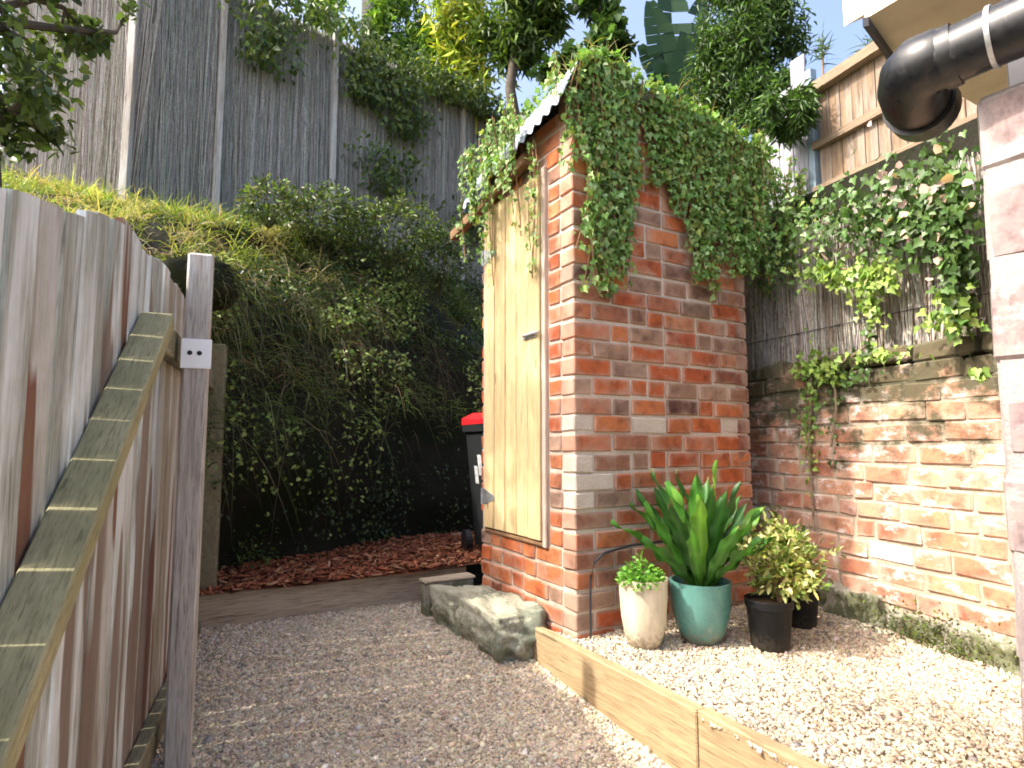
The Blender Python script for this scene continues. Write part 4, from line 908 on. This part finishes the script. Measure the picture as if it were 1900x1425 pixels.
n = 900; s_ = rng.uniform(-.8, 3.4, n); f_ = rng.uniform(.3, .8, n); kk = vnoise(np.c_[s_ * 3.5, f_ * 5, s_ * 0], 77, 2) + rng.normal(0, .2, n) > .1; s_, f_ = s_[kk], f_[kk]; n = len(s_); root = bankp(s_, f_, rng.uniform(.05, .2, n))
blades('trailing_runners', root, np.outer(np.ones(n), -np.array(bn)) * .5 + rng.normal(0, .35, (n, 3)), rng.uniform(.15, .5, n), rng.uniform(.003, .006, n), pal([(.1, .13, .04), (.16, .13, .07), (.07, .1, .03), (.2, .18, .1)], n), 'grass', gr, rng.uniform(.8, 1.5, n), 4)
for px, py, Y, rx, rz_, k, sd_, lab in ((600, 405, 4.75, .34, .22, 1500, 1, 'low dark green mound of foliage below the slim fence post'), (720, 430, 4.95, .44, .28, 2000, 2, 'broad dark green mound of foliage on the bank before the brush fence'), (815, 475, 5.2, .3, .32, 1300, 3, 'dark green mound of foliage on the bank beside the outhouse'), (500, 378, 4.3, .2, .14, 600, 4, 'small dull green mound of foliage at the edge of the sunlit grass')):
    q = P(px, py, Y); t = thing('shrub_mound', lab, 'shrub', q); v = unit(rng.normal(size=(k, 3))) * rng.uniform(.5, 1.05, (k, 1)) * [rx, rx * .8, rz_]; v *= (1 + .25 * vnoise(v * 6, sd_, 2))[:, None]
    leaves('foliage', v, v + rng.normal(0, .25, (k, 3)), v + rng.normal(0, .3, (k, 3)) + [0, 0, .2], rng.uniform(.03, .07, k), rng.uniform(.012, .026, k), pal(DARKG + [(.14, .22, .05)], k), 'leaf', t, T_LANCE)
    sm = MB()
    for j in range(12): sm.tube([(0, 0, -rz_ - .05), tuple(v[j] * .8)], [.004, .002], 5)
    obj('stem', sm.mesh('s'), 'soilbank', t)
# mossy rock behind the gate post
mr = P(352, 500, 3.05); tag(blob_stone('mossy_boulder', (.34, .32, .25), 'mossrock', None, mr + Vector((-.02, .14, -.04)), .5, 47, .14, .25, 20), 'rounded dark mossy boulder jutting from the bank behind the gate post', 'rock')
mb = bpy.data.objects['mossy_boulder']; k = 700; v = unit(rng.normal(size=(k, 3)) + [0, -.3, .5]) * [.2, .19, .14]
blades('moss', v, v * 3 + rng.normal(0, .4, (k, 3)) + [0, 0, .2], rng.uniform(.03, .09, k), rng.uniform(.004, .009, k), pal([(.05, .06, .02), (.08, .09, .03), (.03, .035, .012), (.14, .12, .06)], k), 'grass', mb, rng.uniform(.5, 1.4, k), 3)
# low fern tufts at the foot of the bank
for px, py, lab in ((470, 1035, 'small green fern tuft on the mulch by the dark fence post'), (640, 930, 'loose green tuft growing low on the dark bank face'), (760, 960, 'small leafy tuft at the bank foot near the wheelie bin')):
    q = G(px, py + 25, .06); t = thing('fern_tuft', lab, 'fern', q); n = 150
    leaves('foliage', rng.normal(0, .07, (n, 3)) + [0, 0, .08], rng.normal(size=(n, 3)) + [0, 0, .3], rng.normal(size=(n, 3)) + [0, 0, 1], rng.uniform(.02, .05, n), rng.uniform(.008, .016, n), pal([(.1, .18, .04), (.07, .13, .03)], n), 'leaf', t, T_LANCE)

# ------------------------------------------------------------------ brush fence on the hill
F0 = P(612, 335, 5.74); ff = Vector((.743, .669, 0)).normalized(); fnm = Vector((ff.y, -ff.x, 0))
DKB = [(.52, .52, .49), (.47, .465, .44), (.58, .58, .55), (.4, .39, .36)]
hf = thing('hill_brush_fence', 'grey brushwood fence receding along the top of the bank with slim posts', 'brush fence', (F0.x, F0.y, 0))
FT = P(612, 66, 5.74).z
brush('brushwood', (ff.x * -1.62, ff.y * -1.62, 0), tuple(ff), 4.6, F0.z - .9, FT - .03, tuple(fnm), .05, 6500, DKB, hf)
bq = [tuple(ff * a + fnm * -.035 + Vector((0, 0, z))) for a, z in ((-1.62, F0.z - 1.), (3.0, F0.z - 1.), (3.0, FT - .06), (-1.62, FT - .06))]
obj('backing', MB().add(bq + [tuple(Vector(q) - fnm * .02) for q in bq], [(0, 1, 2, 3), (7, 6, 5, 4), (0, 4, 5, 1), (1, 5, 6, 2), (2, 6, 7, 3), (3, 7, 4, 0)]).mesh('b'), 'brushback', hf)
for a in (0.0, -1.05, 1.6): obj('post', MB().box((-.025, -.025, F0.z - 1.), (.025, .025, FT + .02), .004).mesh('p'), 'post', hf, tuple(ff * a + fnm * .055), (0, 0, math.atan2(ff.y, ff.x)))
# panel turning the corner at the left, angled and brightened to look sunlit
cpt = F0 + ff * -1.66; g2 = Vector((-.88, .47, 0)).normalized(); gn2 = Vector((g2.y, -g2.x, 0)); gn2 = gn2 if gn2.y < 0 else -gn2
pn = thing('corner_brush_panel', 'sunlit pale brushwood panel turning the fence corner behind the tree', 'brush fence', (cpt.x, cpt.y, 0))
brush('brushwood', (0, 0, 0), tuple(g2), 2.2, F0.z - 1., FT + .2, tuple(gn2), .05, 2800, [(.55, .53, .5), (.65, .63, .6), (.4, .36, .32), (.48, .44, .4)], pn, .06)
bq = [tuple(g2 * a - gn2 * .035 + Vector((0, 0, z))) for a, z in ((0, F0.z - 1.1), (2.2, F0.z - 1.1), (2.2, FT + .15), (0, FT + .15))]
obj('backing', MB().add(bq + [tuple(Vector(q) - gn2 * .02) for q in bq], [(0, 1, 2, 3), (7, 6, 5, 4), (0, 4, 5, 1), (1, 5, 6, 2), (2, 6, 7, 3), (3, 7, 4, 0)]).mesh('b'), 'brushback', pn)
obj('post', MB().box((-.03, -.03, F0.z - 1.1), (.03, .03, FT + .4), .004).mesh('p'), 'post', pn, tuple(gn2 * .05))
# creepers tumbling over the hill fence
hc = thing('fence_creeper', 'dark creeper tumbling over the receding brush fence', 'creeper', (F0.x, F0.y, 0)); ps = []
for a0, zt, L, wv, k in ((.3, FT + .1, .75, .22, 700), (.75, FT + .05, .9, .25, 800), (-.7, FT + .2, .9, .25, 700), (1.3, FT + .15, .35, .35, 600), (.55, F0.z + .5, .5, .25, 350), (1.9, FT + .1, .3, .4, 500), (2.4, F0.z + .1, .5, .4, 400), (-.2, FT + .15, .2, .3, 250), (1.75, F0.z + .2, .4, .3, 300)):
    f = rng.uniform(0, 1, k); aa = a0 + rng.normal(0, wv, k) * (1 - .5 * f); ps.append(np.outer(aa, np.array(ff)) + np.outer(rng.uniform(.04, .3, k), np.array(fnm)) + np.outer(zt - L * f, [0, 0, 1.]))
ps = np.concatenate(ps); n = len(ps)
leaves('foliage', ps, np.c_[rng.normal(0, .6, (n, 2)), -np.ones(n) * .7], np.array(fnm) + rng.normal(0, .5, (n, 3)) + [0, 0, .4], rng.uniform(.04, .09, n), rng.uniform(.025, .05, n), pal([(.05, .09, .022), (.08, .13, .03), (.12, .17, .04)], n), 'leaf', hc)

# ------------------------------------------------------------------ trees
def tree(name, label, base, top, crowns, cols, ll, lw, n, trunk_r=.08, T=T_OVAL, bark=(.12, .1, .08), seed=1, mat='leaf', lean=None, twigs=26, droop=-.3, group=None):
    t = thing(name, label, 'tree', base, 0., group); r = np.random.default_rng(seed); b = np.array(base); sm = MB()
    tp = np.array(top) - b; mid = tp * .5 + r.normal(0, .06, 3); sm.tube([(0, 0, -.3), tuple(mid * .5), tuple(mid), tuple((mid + tp) / 2), tuple(tp)], [trunk_r, trunk_r * .9, trunk_r * .75, trunk_r * .6, trunk_r * .4], 10)
    Ps = []
    for (cx, cy, cz, rx, ry, rz, share) in crowns:
        c = np.array([cx, cy, cz]) - b; k = max(3, int(twigs * share)); tips = []
        st = tp if cz > top[2] - .2 else mid
        bm_ = st * .4 + c * .6 + r.normal(0, .05, 3); sm.tube([tuple(st), tuple(bm_), tuple(c)], [trunk_r * .42, trunk_r * .3, trunk_r * .18], 7)
        for q in range(k):
            v = unit(r.normal(size=3)) * r.uniform(.45, 1.) ** .6; e = c + v * [rx, ry, rz]; m_ = (c * .45 + e * .55) + r.normal(0, .08, 3) * rx
            sm.tube([tuple(c if q % 2 else bm_), tuple(m_), tuple(e)], [trunk_r * .16, trunk_r * .1, trunk_r * .04], 5); tips += [e, m_ * .3 + e * .7, m_ * .7 + e * .3]
        tips = np.array(tips); nn = int(n * share); i = r.integers(0, len(tips), nn); sg = .17 * np.array([rx, ry, rz]); Ps.append(tips[i] + r.normal(size=(nn, 3)) * sg)
    me = sm.mesh('trunk', True); me.materials.clear(); a = me.color_attributes.new('Col', 'FLOAT_COLOR', 'POINT'); a.data.foreach_set('color', np.tile([*bark, 1.], len(me.vertices)).astype(np.float32))
    obj('trunk', me, 'bark', t); Pp = np.concatenate(Ps); nn = len(Pp)
    leaves('crown', Pp, r.normal(size=(nn, 3)) + [0, 0, droop], np.c_[r.normal(0, .7, (nn, 2)), np.ones(nn)], r.uniform(.7, 1.25, nn) * ll, r.uniform(.7, 1.25, nn) * lw, pal(cols, nn, .3), mat, t, T)
    return t
GREEN = [(.06, .11, .03), (.09, .16, .04), (.045, .08, .02), (.13, .2, .05)]
# the yard tree at the left: hangs into view and dapples the yard
tb = P(4, 330, 2.95)
tree('yard_tree', 'sparse dark leafed tree on the bank in front of the pale brush panel', (tb.x, tb.y, 1.9), (-2.75, 2.85, 4.1),
     [(*P(20, 60, 2.9), .4, .4, .42, .24), (*P(120, 15, 3.2), .26, .3, .3, .1), (*P(20, 205, 2.9), .27, .3, .24, .15), (*P(215, 60, 3.4), .14, .2, .24, .03), (-2.6, 2.6, 4.4, .8, .7, .5, .28), (-3.3, 2.2, 4.6, .8, .7, .5, .2), (-3.1, 1.1, 4.7, .8, .7, .4, .09), (-2.6, .15, 4.65, .55, .5, .35, .2)],  # trailing crowns are out of view, added to shade gravel and house wall
     [(.07, .11, .03), (.1, .15, .04), (.05, .08, .025)], .07, .04, 3500, .07, seed=5, twigs=60)
# trees beyond the fences
def bt(px, py, Y): q = P(px, py, Y); return (q.x, q.y, q.z)
q = bt(672, 30, 7.6)
tree('grey_trunk_tree', 'tall tree with a stout grey trunk behind the brush fence', (q[0], q[1], 3.2), (q[0] + .1, q[1], 8.6), [(q[0], q[1], 8.6, 1.6, 1.4, .8, 1.)], GREEN, .1, .05, 1500, .19, bark=(.35, .33, .31), seed=3)
tree('lime_bush', 'bright lime green bush showing over the brush fence beside the trunk', bt(600, 140, 7.2), bt(605, 60, 7.2), [(*bt(610, 25, 7.2), .32, .3, .32, .6), (*bt(590, -60, 7.2), .5, .4, .4, .4)], [(.26, .42, .05), (.34, .5, .07), (.18, .32, .04)], .07, .03, 1900, .05, seed=8)
tree('soft_green_tree', 'feathery mid green tree between the grey trunk and the yellow bamboo', bt(770, 250, 7.4), bt(760, 80, 7.4), [(*bt(740, 60, 7.4), .42, .4, .42, .4), (*bt(790, 110, 7.3), .3, .3, .45, .3), (*bt(740, -60, 7.4), .7, .5, .5, .3)], [(.12, .24, .04), (.18, .32, .05), (.07, .15, .03), (.24, .38, .06)], .1, .024, 7500, .06, T=T_LANCE, seed=12)
# bamboo: culms and lance leaves
bmb = thing('yellow_bamboo', 'sunlit yellow green bamboo clump beside the ivy covered roof', 'bamboo', bt(860, 260, 7.0)); c0 = np.array(bmb.location)
sm = MB(); ps = []; tb_ = []
for k in range(16):
    a = np.array(bt(rng.uniform(825, 905), 250, 7. + rng.uniform(-.2, .3))) - c0; e = np.array(bt(rng.uniform(810, 900), rng.uniform(-150, 20), 7. + rng.uniform(-.3, .4))) - c0
    sm.tube([tuple(a), tuple((a + e) / 2 + rng.normal(0, .05, 3)), tuple(e)], [.014, .012, .005], 6); f = rng.uniform(.25, 1, 150); ps.append(a + (e - a) * f[:, None] + rng.normal(0, .1, (150, 3)))
me = sm.mesh('culm', True); a = me.color_attributes.new('Col', 'FLOAT_COLOR', 'POINT'); a.data.foreach_set('color', np.tile([.42, .42, .06, 1.], len(me.vertices)).astype(np.float32)); obj('culms', me, 'bark', bmb)
ps = np.concatenate(ps); n = len(ps); leaves('foliage', ps, rng.normal(0, .6, (n, 3)) + [0, 0, -.5], rng.normal(size=(n, 3)), rng.uniform(.1, .22, n), rng.uniform(.018, .03, n), pal([(.42, .5, .05), (.3, .42, .05), (.5, .52, .08), (.2, .32, .04)], n), 'leaf', bmb, T_LANCE)
tree('dark_palm_tree', 'dark green tree rising straight above the ivy covered roof', bt(960, 260, 6.6), bt(960, 60, 6.6), [(*bt(950, 50, 6.6), .44, .4, .4, .5), (*bt(1010, 30, 6.6), .24, .3, .45, .25), (*bt(930, -80, 6.6), .5, .4, .4, .25)], GREEN + [(.16, .26, .06)], .16, .034, 7000, .08, T=T_LANCE, seed=22)
tree('round_leaf_tree', 'dark round leaved tree between two gaps of sky above the roof', bt(1130, 330, 6.3), bt(1125, 80, 6.3), [(*bt(1125, 90, 6.3), .24, .25, .32, .45), (*bt(1118, 0, 6.3), .24, .25, .3, .3), (*bt(1060, 110, 6.3), .38, .25, .16, .25)], [(.05, .1, .03), (.08, .15, .045), (.035, .07, .02)], .12, .085, 1900, .06, seed=24)
# banana-like plant: torn paddle leaves
bn_ = thing('banana_plant', 'dark banana plant with torn paddle leaves against the sky', 'plant', bt(1260, 330, 5.9)); c0 = Vector(bn_.location)
def paddle(p0, p1, wid, tint, nseg=11, sag=.15):
    a, b = Vector(p0), Vector(p1); d = (b - a); L = d.length; d.normalize(); side = d.cross(Vector((.1, -1, .1))).normalized(); nr = side.cross(d); V = []; Fs = []
    for k in range(nseg):
        t0, t1 = k / nseg, (k + 1) / nseg - random.choice([0, 0, 0, .003, .012])
        for sg in (-1, 1):
            if random.random() < .05: continue
            wq = lambda t: wid * math.sin(math.pi * (.08 + .9 * t)) ** .6; b_ = len(V); dz = random.uniform(-.015, .015)
            for t, e in ((t0, 0), (t1, 0), (t1, 1), (t0, 1)):
                V.append(a + d * L * t + side * sg * e * wq(t) + nr * (.25 * e * wq(t) + dz * e) + Vector((0, 0, -sag * t * t * L - e * wq(t) * .25)) + d * e * .12 * wid)
            Fs.append((b_, b_ + 1, b_ + 2, b_ + 3))
    me = mesh_np('leaf', np.array([tuple(v - c0) for v in V]), np.array(Fs), np.tile(np.array(tint)[None], (len(V), 1))); o = obj('leaf', me, 'paddleleaf', bn_); return o
for (a, b, wv) in (((1250, 190, 5.9), (1205, -30, 5.7), .17), ((1255, 200, 5.9), (1188, 60, 5.8), .14), ((1260, 210, 5.9), (1300, -40, 5.9), .17), ((1255, 180, 5.9), (1240, -90, 5.9), .19), ((1262, 220, 5.9), (1320, 60, 5.8), .14), ((1250, 230, 5.9), (1196, 140, 5.7), .12), ((1262, 230, 5.9), (1270, 40, 5.7), .16), ((1255, 200, 6.), (1225, 60, 6.), .17), ((1258, 160, 6.), (1290, 20, 6.1), .16)): paddle(bt(*a), bt(*b), wv, random.choice([(.018, .05, .018), (.025, .065, .022), (.014, .04, .014)]))
me = MB().tube([(0, 0, -1.2), tuple(Vector(bt(1254, 230, 5.9)) - c0), tuple(Vector(bt(1252, 150, 5.9)) - c0)], [.09, .07, .03], 10).mesh('stem', True); a = me.color_attributes.new('Col', 'FLOAT_COLOR', 'POINT'); a.data.foreach_set('color', np.tile([.1, .12, .05, 1.], len(me.vertices)).astype(np.float32)); obj('stem', me, 'bark', bn_)
tree('weeping_conifer', 'dense dark green fine leaved tree beside the grey paling panel', bt(1400, 420, 4.25), bt(1400, 120, 4.25),
     [(*bt(1400, 80, 4.25), .33, .3, .4, .28), (*bt(1430, 195, 4.1), .25, .26, .24, .19), (*bt(1462, 205, 3.4), .15, .15, .15, .1), (*bt(1335, 150, 4.5), .3, .26, .42, .24), (*bt(1400, -60, 4.25), .38, .3, .35, .25)], [(.05, .1, .03), (.07, .14, .035), (.1, .19, .05), (.035, .07, .02)], .07, .013, 20000, .06, T=T_LANCE, seed=33, twigs=90, droop=-.6)
for px, py, lab in ((1526, 95, 'spiky treetop rosette on a thin stem beyond the steel post'), (1612, 92, 'small spiky rosette peeping over the tan fence top')):
    t = thing('spiky_plant', lab, 'plant', bt(px, py + 120, 6.5)); c0 = np.array(t.location); n = 60; o_ = np.array(bt(px, py, 6.5)) - c0
    blades('rosette', np.tile(o_, (n, 1)) + rng.normal(0, .03, (n, 3)) * [1, 1, 3], rng.normal(size=(n, 3)) * [1, 1, .6] + [0, 0, .5], rng.uniform(.12, .26, n), .016, pal([(.06, .1, .05), (.1, .15, .08)], n), 'grass', t, .3, 3)
    me = MB().tube([(0, 0, -1.5), tuple(o_)], [.018, .012], 6).mesh('stem'); obj('stem', me, 'brownstain', t)
